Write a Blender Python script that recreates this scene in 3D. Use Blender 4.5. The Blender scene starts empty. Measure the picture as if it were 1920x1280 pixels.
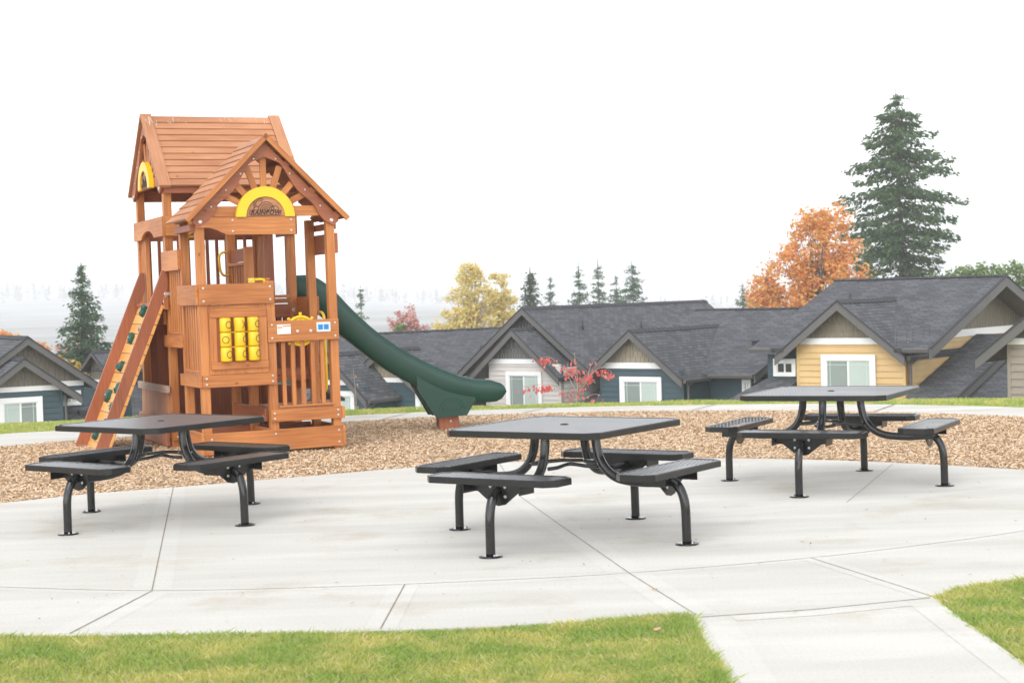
import bpy, bmesh, math, random
import numpy as np
from mathutils import Vector, Matrix
R = math.radians
sc = bpy.context.scene
COL = sc.collection
random.seed(7)

# ------------------------------------------------------------------ camera
cam_d = bpy.data.cameras.new("camera")
cam = bpy.data.objects.new("camera", cam_d)
COL.objects.link(cam)
sc.camera = cam
cam_d.sensor_width = 36.0
cam_d.lens = 57.5
cam_d.clip_start = 0.1
cam_d.clip_end = 20000
PITCH, ROLL = -0.030047, -0.034878
_f = Vector((0, math.cos(PITCH), math.sin(PITCH)))
_u = Vector((0, -math.sin(PITCH), math.cos(PITCH)))
_x = Vector((1, 0, 0))
_r = math.cos(ROLL) * _x + math.sin(ROLL) * _u
_up = -math.sin(ROLL) * _x + math.cos(ROLL) * _u
cam.matrix_world = Matrix(((_r.x, _up.x, -_f.x, 0), (_r.y, _up.y, -_f.y, 0), (_r.z, _up.z, -_f.z, 1.619), (0, 0, 0, 1)))
cam_d.dof.use_dof = True
cam_d.dof.focus_distance = 14.5
cam_d.dof.aperture_fstop = 5.6

sc.cycles.volume_bounces = 2
# ------------------------------------------------------------------ world, sun, exposure
SUN_EL, SUN_AZ = R(46), R(200)
w = bpy.data.worlds.new("World")
sc.world = w
w.use_nodes = True
nt = w.node_tree
nt.nodes.clear()
sky = nt.nodes.new("ShaderNodeTexSky")
sky.sky_type = 'NISHITA'
sky.sun_disc = False
sky.sun_elevation = SUN_EL
sky.sun_rotation = SUN_AZ
sky.air_density = 1.0
sky.dust_density = 0.5
sky.ozone_density = 1.0
hs = nt.nodes.new("ShaderNodeHueSaturation")
hs.inputs['Saturation'].default_value = 0.12      # cloud veil: nearly colourless
bg = nt.nodes.new("ShaderNodeBackground")
bg.inputs['Strength'].default_value = 0.15
wo = nt.nodes.new("ShaderNodeOutputWorld")
nt.links.new(sky.outputs[0], hs.inputs['Color'])
nt.links.new(hs.outputs[0], bg.inputs['Color'])
nt.links.new(bg.outputs[0], wo.inputs['Surface'])
sun_d = bpy.data.lights.new("sun", 'SUN')
sun_d.energy = 0.5
sun_d.angle = R(40)
sun_d.color = (1.0, 0.97, 0.93)
sun = bpy.data.objects.new("sun", sun_d)
COL.objects.link(sun)
sun.location = (0, 0, 40)
sd = Vector((math.sin(SUN_AZ) * math.cos(SUN_EL), math.cos(SUN_AZ) * math.cos(SUN_EL), math.sin(SUN_EL)))
sun.rotation_euler = (-sd).to_track_quat('-Z', 'Y').to_euler()
vs = sc.view_settings
vs.view_transform = 'Standard'
vs.look = 'None'
vs.exposure = 1.33
vs.gamma = 1.0

# ------------------------------------------------------------------ materials
def mat(name):
    m = bpy.data.materials.new(name)
    m.use_nodes = True
    n = m.node_tree
    return m, n, n.nodes['Principled BSDF']

def lk(n, a, b):
    n.links.new(a, b)

def plain(name, col, rough=0.6, spec=0.5, metal=0.0, var=0.0, scale=6.0, bump=0.0):
    m, n, b = mat(name)
    b.inputs['Base Color'].default_value = (*col, 1)
    b.inputs['Roughness'].default_value = rough
    b.inputs['Specular IOR Level'].default_value = spec
    b.inputs['Metallic'].default_value = metal
    tc = n.nodes.new("ShaderNodeTexCoord")
    if var > 0:
        no = n.nodes.new("ShaderNodeTexNoise")
        no.inputs['Scale'].default_value = scale
        no.inputs['Detail'].default_value = 6
        lk(n, tc.outputs['Object'], no.inputs['Vector'])
        cr = n.nodes.new("ShaderNodeValToRGB")
        cr.color_ramp.elements[0].position = 0.3
        cr.color_ramp.elements[1].position = 0.7
        cr.color_ramp.elements[0].color = (*[c * (1 - var) for c in col], 1)
        cr.color_ramp.elements[1].color = (*[min(1, c * (1 + var)) for c in col], 1)
        lk(n, no.outputs['Fac'], cr.inputs[0])
        lk(n, cr.outputs[0], b.inputs['Base Color'])
        if bump > 0:
            bp = n.nodes.new("ShaderNodeBump")
            bp.inputs['Strength'].default_value = bump
            bp.inputs['Distance'].default_value = 0.01
            lk(n, no.outputs['Fac'], bp.inputs['Height'])
            lk(n, bp.outputs[0], b.inputs['Normal'])
    return m

def wood(name, c0, c1, rough=0.48, knots=True, spec=0.4):
    """Stained timber: UV u runs along the grain in metres, each board has its own UV offset."""
    m, n, b = mat(name)
    uv = n.nodes.new("ShaderNodeUVMap")
    mp = n.nodes.new("ShaderNodeMapping")
    mp.inputs['Scale'].default_value = (2.2, 42, 1)
    lk(n, uv.outputs[0], mp.inputs[0])
    no = n.nodes.new("ShaderNodeTexNoise")
    no.inputs['Scale'].default_value = 1.0
    no.inputs['Detail'].default_value = 5
    no.inputs['Distortion'].default_value = 0.6
    lk(n, mp.outputs[0], no.inputs['Vector'])
    mp2 = n.nodes.new("ShaderNodeMapping")
    mp2.inputs['Scale'].default_value = (0.35, 0.6, 1)
    lk(n, uv.outputs[0], mp2.inputs[0])
    no2 = n.nodes.new("ShaderNodeTexNoise")
    no2.inputs['Scale'].default_value = 2.2
    no2.inputs['Detail'].default_value = 3
    lk(n, mp2.outputs[0], no2.inputs['Vector'])
    mx = n.nodes.new("ShaderNodeMath"); mx.operation = 'MULTIPLY_ADD'
    mx.inputs[1].default_value = 0.38
    lk(n, no.outputs['Fac'], mx.inputs[0])
    m2 = n.nodes.new("ShaderNodeMath"); m2.operation = 'MULTIPLY'; m2.inputs[1].default_value = 0.62
    lk(n, no2.outputs['Fac'], m2.inputs[0])
    lk(n, m2.outputs[0], mx.inputs[2])
    cr = n.nodes.new("ShaderNodeValToRGB")
    cr.color_ramp.elements[0].position = 0.37
    cr.color_ramp.elements[1].position = 0.61
    cr.color_ramp.elements[0].color = (*c0, 1)
    cr.color_ramp.elements[1].color = (*c1, 1)
    lk(n, mx.outputs[0], cr.inputs[0])
    out = cr.outputs[0]
    if knots:
        mp3 = n.nodes.new("ShaderNodeMapping")
        mp3.inputs['Scale'].default_value = (3.0, 5.0, 1)
        lk(n, uv.outputs[0], mp3.inputs[0])
        vo = n.nodes.new("ShaderNodeTexVoronoi")
        vo.inputs['Scale'].default_value = 1.0
        lk(n, mp3.outputs[0], vo.inputs['Vector'])
        kr = n.nodes.new("ShaderNodeValToRGB")
        kr.color_ramp.elements[0].position = 0.035
        kr.color_ramp.elements[1].position = 0.085
        kr.color_ramp.elements[0].color = (0.55, 0.42, 0.36, 1)
        kr.color_ramp.elements[1].color = (1, 1, 1, 1)
        lk(n, vo.outputs['Distance'], kr.inputs[0])
        mm = n.nodes.new("ShaderNodeMix"); mm.data_type = 'RGBA'; mm.blend_type = 'MULTIPLY'
        mm.inputs[0].default_value = 1.0
        lk(n, cr.outputs[0], mm.inputs[6]); lk(n, kr.outputs[0], mm.inputs[7])
        out = mm.outputs[2]
    lk(n, out, b.inputs['Base Color'])
    b.inputs['Roughness'].default_value = rough
    b.inputs['Specular IOR Level'].default_value = spec
    bp = n.nodes.new("ShaderNodeBump")
    bp.inputs['Strength'].default_value = 0.12
    bp.inputs['Distance'].default_value = 0.004
    lk(n, no.outputs['Fac'], bp.inputs['Height'])
    lk(n, bp.outputs[0], b.inputs['Normal'])
    return m

def island(name, cols, rough=0.8, spec=0.2, trans=0.0):
    """Colour picked per separate little face (leaf, blade, chip)."""
    m, n, b = mat(name)
    g = n.nodes.new("ShaderNodeNewGeometry")
    cr = n.nodes.new("ShaderNodeValToRGB")
    e = cr.color_ramp.elements
    k = len(cols)
    e[0].position = 0.0; e[0].color = (*cols[0], 1)
    e[1].position = 1.0; e[1].color = (*cols[-1], 1)
    for i in range(1, k - 1):
        q = e.new(i / (k - 1)); q.color = (*cols[i], 1)
    lk(n, g.outputs['Random Per Island'], cr.inputs[0])
    lk(n, cr.outputs[0], b.inputs['Base Color'])
    b.inputs['Roughness'].default_value = rough
    b.inputs['Specular IOR Level'].default_value = spec
    if trans > 0:
        t = n.nodes.new("ShaderNodeBsdfTranslucent")
        lk(n, cr.outputs[0], t.inputs['Color'])
        mx = n.nodes.new("ShaderNodeMixShader"); mx.inputs[0].default_value = trans
        o = n.nodes['Material Output']
        lk(n, b.outputs[0], mx.inputs[1]); lk(n, t.outputs[0], mx.inputs[2])
        lk(n, mx.outputs[0], o.inputs['Surface'])
    return m

def shingle_mat(name, c1, c2, cm):
    m, n, b = mat(name)
    uv = n.nodes.new("ShaderNodeUVMap")
    br = n.nodes.new("ShaderNodeTexBrick")
    br.inputs['Scale'].default_value = 1.0
    br.inputs['Brick Width'].default_value = 0.33
    br.inputs['Row Height'].default_value = 0.15
    br.inputs['Mortar Size'].default_value = 0.012
    br.inputs['Mortar Smooth'].default_value = 0.2
    br.inputs['Color1'].default_value = (*c1, 1)
    br.inputs['Color2'].default_value = (*c2, 1)
    br.inputs['Mortar'].default_value = (*cm, 1)
    br.offset = 0.37
    lk(n, uv.outputs[0], br.inputs['Vector'])
    no = n.nodes.new("ShaderNodeTexNoise")
    no.inputs['Scale'].default_value = 0.9
    no.inputs['Detail'].default_value = 6
    lk(n, uv.outputs[0], no.inputs['Vector'])
    cr = n.nodes.new("ShaderNodeValToRGB")
    cr.color_ramp.elements[0].position = 0.3; cr.color_ramp.elements[0].color = (0.86, 0.86, 0.87, 1)
    cr.color_ramp.elements[1].position = 0.7; cr.color_ramp.elements[1].color = (1.12, 1.12, 1.12, 1)
    lk(n, no.outputs['Fac'], cr.inputs[0])
    mm = n.nodes.new("ShaderNodeMix"); mm.data_type = 'RGBA'; mm.blend_type = 'MULTIPLY'; mm.inputs[0].default_value = 1
    lk(n, br.outputs['Color'], mm.inputs[6]); lk(n, cr.outputs[0], mm.inputs[7])
    lk(n, mm.outputs[2], b.inputs['Base Color'])
    b.inputs['Roughness'].default_value = 0.85
    b.inputs['Specular IOR Level'].default_value = 0.25
    bp = n.nodes.new("ShaderNodeBump"); bp.inputs['Strength'].default_value = 0.5; bp.inputs['Distance'].default_value = 0.02
    iv = n.nodes.new("ShaderNodeMath"); iv.operation = 'SUBTRACT'; iv.inputs[0].default_value = 1
    lk(n, br.outputs['Fac'], iv.inputs[1])
    lk(n, iv.outputs[0], bp.inputs['Height']); lk(n, bp.outputs[0], b.inputs['Normal'])
    return m

def concrete_mat(name, c0, c1, stain=(0.42, 0.37, 0.28)):
    m, n, b = mat(name)
    tc = n.nodes.new("ShaderNodeTexCoord")
    big = n.nodes.new("ShaderNodeTexNoise"); big.inputs['Scale'].default_value = 0.8; big.inputs['Detail'].default_value = 8; big.inputs['Roughness'].default_value = 0.6
    mp = n.nodes.new("ShaderNodeMapping"); mp.inputs['Scale'].default_value = (0.5, 3.2, 1); mp.inputs['Rotation'].default_value = (0, 0, R(6))
    lk(n, tc.outputs['Object'], mp.inputs[0]); lk(n, mp.outputs[0], big.inputs['Vector'])
    cr = n.nodes.new("ShaderNodeValToRGB")
    cr.color_ramp.elements[0].position = 0.32; cr.color_ramp.elements[0].color = (*c0, 1)
    cr.color_ramp.elements[1].position = 0.68; cr.color_ramp.elements[1].color = (*c1, 1)
    lk(n, big.outputs['Fac'], cr.inputs[0])
    st = n.nodes.new("ShaderNodeTexNoise"); st.inputs['Scale'].default_value = 1.1; st.inputs['Detail'].default_value = 7; st.inputs['Roughness'].default_value = 0.62
    lk(n, tc.outputs['Object'], st.inputs['Vector'])
    sr = n.nodes.new("ShaderNodeValToRGB")
    sr.color_ramp.elements[0].position = 0.55; sr.color_ramp.elements[0].color = (0, 0, 0, 1)
    sr.color_ramp.elements[1].position = 0.78; sr.color_ramp.elements[1].color = (0.85, 0.85, 0.85, 1)
    lk(n, st.outputs['Fac'], sr.inputs[0])
    mx = n.nodes.new("ShaderNodeMix"); mx.data_type = 'RGBA'
    lk(n, sr.outputs[0], mx.inputs[0]); lk(n, cr.outputs[0], mx.inputs[6]); mx.inputs[7].default_value = (*stain, 1)
    fine = n.nodes.new("ShaderNodeTexNoise"); fine.inputs['Scale'].default_value = 60; fine.inputs['Detail'].default_value = 3
    lk(n, tc.outputs['Object'], fine.inputs['Vector'])
    fr = n.nodes.new("ShaderNodeValToRGB")
    fr.color_ramp.elements[0].position = 0.25; fr.color_ramp.elements[0].color = (0.88, 0.88, 0.87, 1)
    fr.color_ramp.elements[1].position = 0.6; fr.color_ramp.elements[1].color = (1, 1, 1, 1)
    lk(n, fine.outputs['Fac'], fr.inputs[0])
    mm = n.nodes.new("ShaderNodeMix"); mm.data_type = 'RGBA'; mm.blend_type = 'MULTIPLY'; mm.inputs[0].default_value = 1
    lk(n, mx.outputs[2], mm.inputs[6]); lk(n, fr.outputs[0], mm.inputs[7])
    lk(n, mm.outputs[2], b.inputs['Base Color'])
    b.inputs['Roughness'].default_value = 0.75
    b.inputs['Specular IOR Level'].default_value = 0.3
    bp = n.nodes.new("ShaderNodeBump"); bp.inputs['Strength'].default_value = 0.15; bp.inputs['Distance'].default_value = 0.003
    lk(n, fine.outputs['Fac'], bp.inputs['Height']); lk(n, bp.outputs[0], b.inputs['Normal'])
    return m

M = {}
M['cedar'] = wood('cedar_stain', (0.31, 0.100, 0.025), (0.56, 0.220, 0.066))
M['cedar_roof'] = wood('cedar_roof_stain', (0.34, 0.142, 0.066), (0.52, 0.25, 0.130), rough=0.55)
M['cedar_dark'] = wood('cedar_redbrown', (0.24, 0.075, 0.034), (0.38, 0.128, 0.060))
M['plank'] = wood('honey_plank', (0.58, 0.27, 0.065), (0.74, 0.40, 0.13))
M['grey_wood'] = wood('weathered_timber', (0.30, 0.19, 0.13), (0.48, 0.36, 0.29))
M['bolt'] = plain('zinc_bolt', (0.62, 0.60, 0.57), 0.35, metal=0.7)
M['engrave'] = plain('burnt_engraving', (0.03, 0.018, 0.014), 0.7)
M['yellow'] = plain('yellow_plastic', (0.80, 0.50, 0.012), 0.35, var=0.05)
M['green'] = plain('slide_green_plastic', (0.004, 0.046, 0.031), 0.34, spec=0.5, var=0.08, scale=4)
M['green_hold'] = plain('green_hold_plastic', (0.008, 0.075, 0.055), 0.4)
M['plate'] = plain('label_plate_metal', (0.62, 0.63, 0.60), 0.4)
M['white'] = plain('white_sticker', (0.85, 0.85, 0.85), 0.5)
M['stain'] = plain('bird_dropping_stain', (0.66, 0.54, 0.47), 0.8)
M['orange'] = plain('orange_sticker', (0.75, 0.22, 0.05), 0.5)
M['blue'] = plain('blue_sticker', (0.02, 0.32, 0.75), 0.5)
M['bluedark'] = plain('blue_sticker_print', (0.01, 0.10, 0.35), 0.5)
M['black'] = plain('black_coated_steel', (0.009, 0.009, 0.010), 0.28, spec=0.5, var=0.25, scale=9)
M['black_tube'] = plain('black_tube_gloss', (0.008, 0.008, 0.009), 0.17, spec=0.6)
M['mesh_black'] = plain('black_mesh_grey_sheen', (0.10, 0.101, 0.108), 0.30, spec=1.0)  # black coating; grey base colour carries the sky sheen
M['galv'] = plain('galvanised_washer', (0.5, 0.5, 0.5), 0.4, metal=0.6)
M['shingle'] = shingle_mat('asphalt_shingle', (0.070, 0.073, 0.081), (0.122, 0.125, 0.135), (0.034, 0.035, 0.040))
M['trim_grey'] = plain('grey_trim_paint', (0.110, 0.104, 0.100), 0.55, var=0.06, scale=2)
M['trim_dark'] = plain('dark_roof_edge', (0.035, 0.036, 0.042), 0.7)
M['soffit'] = plain('soffit_paint', (0.10, 0.09, 0.08), 0.7)
M['white_trim'] = plain('white_trim_paint', (0.86, 0.85, 0.83), 0.5)
M['teal'] = plain('teal_siding', (0.036, 0.072, 0.086), 0.55, var=0.08, scale=1.5)
M['tan'] = plain('yellow_tan_siding', (0.62, 0.42, 0.185), 0.55, var=0.06, scale=1.5)
M['beige'] = plain('beige_siding', (0.58, 0.54, 0.50), 0.55, var=0.05, scale=1.5)
M['taupe'] = plain('taupe_siding', (0.27, 0.23, 0.19), 0.55, var=0.05, scale=1.5)
M['shake_olive'] = plain('olive_shakes', (0.185, 0.160, 0.118), 0.7, var=0.10, scale=2)
M['shake_grey'] = plain('grey_shakes', (0.125, 0.122, 0.115), 0.7, var=0.10, scale=2)
M['shake_tan'] = plain('tan_shakes', (0.30, 0.255, 0.185), 0.7, var=0.10, scale=2)
M['salmon'] = plain('salmon_siding', (0.40, 0.17, 0.12), 0.6, var=0.08, scale=2)
M['pane_light'] = plain('pale_sky_blind_pane', (0.47, 0.54, 0.49), 0.12, spec=0.6, var=0.06, scale=1.2)  # opaque pane: reflected sky and blinds both put into the colour
M['pane_dark'] = plain('grey_sky_blind_pane', (0.25, 0.29, 0.275), 0.10, spec=0.6, var=0.10, scale=1.2)  # darker half of the pair, sky reflection and blinds painted in likewise
M['pane_black'] = plain('dark_glass', (0.05, 0.055, 0.06), 0.10, spec=0.6)
M['grille'] = plain('window_grille', (0.55, 0.66, 0.60), 0.4)
M['pipe'] = plain('black_vent_pipe', (0.03, 0.03, 0.035), 0.5)
M['concrete'] = concrete_mat('plaza_concrete', (0.525, 0.503, 0.458), (0.645, 0.625, 0.580))
M['concrete_band'] = concrete_mat('trowelled_concrete', (0.555, 0.535, 0.492), (0.66, 0.642, 0.60))
M['joint'] = plain('joint_dirt', (0.26, 0.22, 0.17), 0.9, var=0.3, scale=14)
M['soil'] = plain('turf_soil', (0.24, 0.25, 0.07), 0.95, var=0.35, scale=3, bump=0.4)
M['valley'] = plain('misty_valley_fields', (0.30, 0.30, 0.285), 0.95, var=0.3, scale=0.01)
M['mulch'] = plain('mulch_base', (0.42, 0.27, 0.14), 0.95, var=0.55, scale=40, bump=1.0)
M['chips'] = island('wood_chips', [(0.42, 0.28, 0.17), (0.60, 0.42, 0.25), (0.70, 0.51, 0.33), (0.75, 0.58, 0.41), (0.66, 0.46, 0.28), (0.80, 0.67, 0.51), (0.55, 0.46, 0.37)])
M['grass'] = island('lawn_grass', [(0.36, 0.43, 0.075), (0.54, 0.58, 0.12), (0.63, 0.63, 0.17), (0.46, 0.53, 0.10), (0.74, 0.65, 0.26), (0.58, 0.61, 0.15), (0.78, 0.67, 0.37)], trans=0.4)
gm = M['grass'].node_tree
_ramp = [q for q in gm.nodes if q.type == 'VALTORGB'][0]
_tc = gm.nodes.new('ShaderNodeTexCoord'); _no = gm.nodes.new('ShaderNodeTexNoise'); _no.inputs['Scale'].default_value = 3.2; _no.inputs['Detail'].default_value = 5
gm.links.new(_tc.outputs['Object'], _no.inputs['Vector'])
_r2 = gm.nodes.new('ShaderNodeValToRGB'); _r2.color_ramp.elements[0].position = 0.38; _r2.color_ramp.elements[1].position = 0.66
_r2.color_ramp.elements[0].color = (0.62, 0.80, 0.75, 1); _r2.color_ramp.elements[1].color = (1.10, 1.03, 1.30, 1)
gm.links.new(_no.outputs['Fac'], _r2.inputs[0])
_mx = gm.nodes.new('ShaderNodeMix'); _mx.data_type = 'RGBA'; _mx.blend_type = 'MULTIPLY'; _mx.inputs[0].default_value = 1
gm.links.new(_ramp.outputs[0], _mx.inputs[6]); gm.links.new(_r2.outputs[0], _mx.inputs[7])
for l in list(gm.links):
    if l.from_node == _ramp and l.to_node != _mx: gm.links.new(_mx.outputs[2], l.to_socket)
M['bark'] = plain('grey_bark', (0.14, 0.115, 0.095), 0.9, var=0.3, scale=5, bump=0.6)
M['bark_pale'] = plain('pale_bark', (0.33, 0.29, 0.25), 0.9, var=0.2, scale=5)
M['fir'] = island('fir_needles', [(0.035, 0.075, 0.035), (0.055, 0.110, 0.050), (0.085, 0.145, 0.062), (0.125, 0.175, 0.078), (0.065, 0.125, 0.060)], trans=0.2)
M['fir_blue'] = island('bluish_fir_needles', [(0.05, 0.100, 0.062), (0.075, 0.135, 0.08), (0.105, 0.165, 0.095), (0.14, 0.185, 0.105)], trans=0.2)
M['cedar_leaf'] = island('cedar_foliage', [(0.06, 0.085, 0.062), (0.085, 0.115, 0.075), (0.11, 0.13, 0.08)], trans=0.2)
M['maple'] = island('orange_maple_leaves', [(0.74, 0.25, 0.08), (0.82, 0.36, 0.09), (0.84, 0.50, 0.14), (0.78, 0.30, 0.11), (0.82, 0.58, 0.20), (0.62, 0.24, 0.09), (0.55, 0.50, 0.16)], trans=0.4)
M['poplar'] = island('yellow_poplar_leaves', [(0.82, 0.62, 0.20), (0.88, 0.70, 0.28), (0.72, 0.62, 0.28), (0.58, 0.60, 0.28), (0.86, 0.62, 0.22)], trans=0.4)
M['redleaf'] = island('pale_red_leaves', [(0.62, 0.30, 0.28), (0.70, 0.38, 0.33), (0.55, 0.25, 0.25), (0.62, 0.46, 0.36)], trans=0.4)
M['sapling_leaf'] = island('red_sapling_leaves', [(0.70, 0.15, 0.15), (0.76, 0.22, 0.20), (0.60, 0.11, 0.12), (0.80, 0.34, 0.27)], trans=0.4)
M['hedge'] = island('hedge_leaves', [(0.12, 0.19, 0.06), (0.19, 0.27, 0.09), (0.25, 0.33, 0.12), (0.16, 0.24, 0.08)], trans=0.3)
M['yelleaf'] = island('yellow_shrub_leaves', [(0.50, 0.36, 0.07), (0.58, 0.42, 0.10), (0.35, 0.30, 0.08), (0.55, 0.25, 0.05)], trans=0.3)
M['far'] = island('far_forest_foliage', [(0.05, 0.075, 0.06), (0.07, 0.095, 0.07), (0.09, 0.11, 0.08), (0.30, 0.17, 0.10), (0.24, 0.16, 0.10)])
M['lithair'] = island('leaf_litter', [(0.30, 0.17, 0.09), (0.42, 0.25, 0.13), (0.22, 0.13, 0.08)])
M['pinkleaf'] = plain('pinkish_dry_leaf', (0.55, 0.27, 0.20), 0.7, var=0.2, scale=30)

# ------------------------------------------------------------------ mesh builder
class MB:
    def __init__(s):
        s.v = []; s.f = []; s.uv = []; s.m = []; s.sm = []

    def face(s, pts, uv=None, m=0, smooth=False):
        i = len(s.v)
        pts = [Vector(p) for p in pts]
        s.v += pts
        s.f.append(list(range(i, i + len(pts))))
        if uv is None:
            a = (pts[1] - pts[0])
            if a.length < 1e-9: a = Vector((1, 0, 0))
            a = a.normalized()
            nn = a.cross(pts[2] - pts[0])
            b = nn.cross(a)
            b = b.normalized() if b.length > 1e-12 else Vector((0, 1, 0))
            uv = [((p - pts[0]).dot(a), (p - pts[0]).dot(b)) for p in pts]
        s.uv += list(uv); s.m.append(m); s.sm.append(smooth)

    def obox(s, c, ax, ay, az, m=0):
        """box from centre and three half-extent vectors; uv along its longest axis"""
        c = Vector(c); A = [Vector(ax), Vector(ay), Vector(az)]
        L = [a.length for a in A]
        lo = max(range(3), key=lambda k: L[k])
        ou, ov = random.uniform(0, 50), random.uniform(0, 50)
        if A[0].cross(A[1]).dot(A[2]) < 0: A[2] = -A[2]
        i = len(s.v)
        co = []
        for sx in (-1, 1):
            for sy in (-1, 1):
                for sz in (-1, 1):
                    co.append((sx, sy, sz))
                    s.v.append(c + A[0] * sx + A[1] * sy + A[2] * sz)
        for fidx, nax in (((0, 1, 3, 2), 0), ((4, 6, 7, 5), 0), ((0, 4, 5, 1), 1), ((2, 3, 7, 6), 1), ((0, 2, 6, 4), 2), ((1, 5, 7, 3), 2)):
            s.f.append([i + k for k in fidx])
            ot = [k for k in range(3) if k != nax]
            ua = lo if lo in ot else ot[0]
            va = [k for k in ot if k != ua][0]
            for k in fidx:
                s.uv.append((co[k][ua] * L[ua] + ou, co[k][va] * L[va] + ov + nax * 3.1))
            s.m.append(m); s.sm.append(False)

    def box(s, x0, x1, y0, y1, z0, z1, m=0):
        s.obox(((x0 + x1) / 2, (y0 + y1) / 2, (z0 + z1) / 2), ((x1 - x0) / 2, 0, 0), (0, (y1 - y0) / 2, 0), (0, 0, (z1 - z0) / 2), m)

    def bar(s, p0, p1, wv, tv, m=0):
        p0, p1 = Vector(p0), Vector(p1)
        s.obox((p0 + p1) / 2, (p1 - p0) / 2, Vector(wv) / 2, Vector(tv) / 2, m)

    def prism(s, poly, O, A, B, N, t, m=0, uvrot=False, smooth_side=False):
        """outline poly (a,b) in plane O+aA+bB, extruded by t along N"""
        O, A, B, N = Vector(O), Vector(A), Vector(B), Vector(N)
        if A.cross(B).dot(N) < 0: poly = poly[::-1]
        ou, ov = random.uniform(0, 50), random.uniform(0, 50)
        P = [O + A * a + B * b for a, b in poly]
        Q = [p + N * t for p in P]
        uvf = [((b if uvrot else a) + ou, (a if uvrot else b) + ov) for a, b in poly]
        k = len(poly)
        s.face(Q, uvf, m)
        s.face(P[::-1], uvf[::-1], m)
        acc = 0
        for i in range(k):
            j = (i + 1) % k
            d = (P[j] - P[i]).length
            s.face([P[i], P[j], Q[j], Q[i]], [(acc + ou, ov), (acc + d + ou, ov), (acc + d + ou, ov + t), (acc + ou, ov + t)], m, smooth_side)
            acc += d

    def tube(s, path, r, n=10, m=0, closed=False, caps=True):
        path = [Vector(p) for p in path]
        k = len(path)
        rr = r if isinstance(r, (list, tuple)) else [r] * k
        i0 = len(s.v)
        T = []
        for i in range(k):
            if closed: t = path[(i + 1) % k] - path[i - 1]
            else: t = path[min(i + 1, k - 1)] - path[max(i - 1, 0)]
            T.append(t.normalized())
        ref = Vector((0, 0, 1)) if abs(T[0].z) < 0.9 else Vector((1, 0, 0))
        nrm = (ref - T[0] * ref.dot(T[0])).normalized()
        for i in range(k):
            nrm = (nrm - T[i] * nrm.dot(T[i]))
            nrm = nrm.normalized() if nrm.length > 1e-6 else T[i].orthogonal().normalized()
            bn = T[i].cross(nrm)
            for j in range(n):
                a = 2 * math.pi * j / n
                s.v.append(path[i] + (nrm * math.cos(a) + bn * math.sin(a)) * rr[i])
        acc = 0
        for i in range(k if closed else k - 1):
            i2 = (i + 1) % k
            d = (path[i2] - path[i]).length
            for j in range(n):
                j2 = (j + 1) % n
                s.f.append([i0 + i * n + j, i0 + i * n + j2, i0 + i2 * n + j2, i0 + i2 * n + j])
                s.uv += [(acc, j / n), (acc, (j + 1) / n), (acc + d, (j + 1) / n), (acc + d, j / n)]
                s.m.append(m); s.sm.append(True)
            acc += d
        if caps and not closed:
            s.f.append([i0 + j for j in range(n)][::-1]); s.uv += [(0, 0)] * n; s.m.append(m); s.sm.append(False)
            b = i0 + (k - 1) * n
            s.f.append([b + j for j in range(n)]); s.uv += [(0, 0)] * n; s.m.append(m); s.sm.append(False)

    def disc(s, c, nrm, r, t, n=12, m=0):
        """short cylinder with a domed-looking bevelled rim (bolt head, flange)"""
        c, nrm = Vector(c), Vector(nrm).normalized()
        s.tube([c, c + nrm * t * 0.6, c + nrm * t], [r, r, r * 0.72], n, m)

    def build(s, name, mats, parent=None, bevel=0.0, mw=None):
        me = bpy.data.meshes.new(name)
        me.from_pydata([tuple(v) for v in s.v], [], s.f)
        ul = me.uv_layers.new(name="UVMap")
        ul.data.foreach_set("uv", np.array(s.uv, dtype=np.float32).ravel())
        me.polygons.foreach_set("material_index", np.array(s.m, dtype=np.int32))
        me.polygons.foreach_set("use_smooth", np.array(s.sm, dtype=bool))
        for k in (mats if isinstance(mats, (list, tuple)) else [mats]):
            me.materials.append(M[k])
        me.update()
        o = bpy.data.objects.new(name, me)
        COL.objects.link(o)
        if parent is not None: o.parent = parent
        if bevel > 0:
            b = o.modifiers.new("bevel", 'BEVEL'); b.width = bevel; b.segments = 2; b.limit_method = 'ANGLE'; b.angle_limit = R(40)
        return o

def np_mesh(name, V, F, mats, parent=None, smooth=False, mi=None):
    V = np.asarray(V, dtype=np.float32).reshape(-1, 3); F = np.asarray(F, dtype=np.int32)
    me = bpy.data.meshes.new(name)
    me.vertices.add(len(V)); me.vertices.foreach_set("co", V.ravel())
    k = F.shape[1]
    me.loops.add(F.size); me.loops.foreach_set("vertex_index", F.ravel())
    me.polygons.add(len(F)); me.polygons.foreach_set("loop_start", np.arange(0, F.size, k, dtype=np.int32))
    me.polygons.foreach_set("loop_total", np.full(len(F), k, dtype=np.int32))
    if smooth: me.polygons.foreach_set("use_smooth", np.ones(len(F), dtype=bool))
    if mi is not None: me.polygons.foreach_set("material_index", np.asarray(mi, dtype=np.int32))
    for q in (mats if isinstance(mats, (list, tuple)) else [mats]): me.materials.append(M[q])
    me.update(calc_edges=True); me.validate()
    o = bpy.data.objects.new(name, me); COL.objects.link(o)
    if parent is not None: o.parent = parent
    return o

def thing(name, label, cat, loc=(0, 0, 0), rz=0.0, group=None):
    o = bpy.data.objects.new(name, None)
    o.empty_display_size = 0.2
    COL.objects.link(o); o.location = loc; o.rotation_euler = (0, 0, rz)
    o['label'] = label; o['category'] = cat
    if group: o['group'] = group
    return o

def tag(o, label=None, cat=None, group=None, kind=None):
    if label: o['label'] = label
    if cat: o['category'] = cat
    if group: o['group'] = group
    if kind: o['kind'] = kind
    return o

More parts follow.
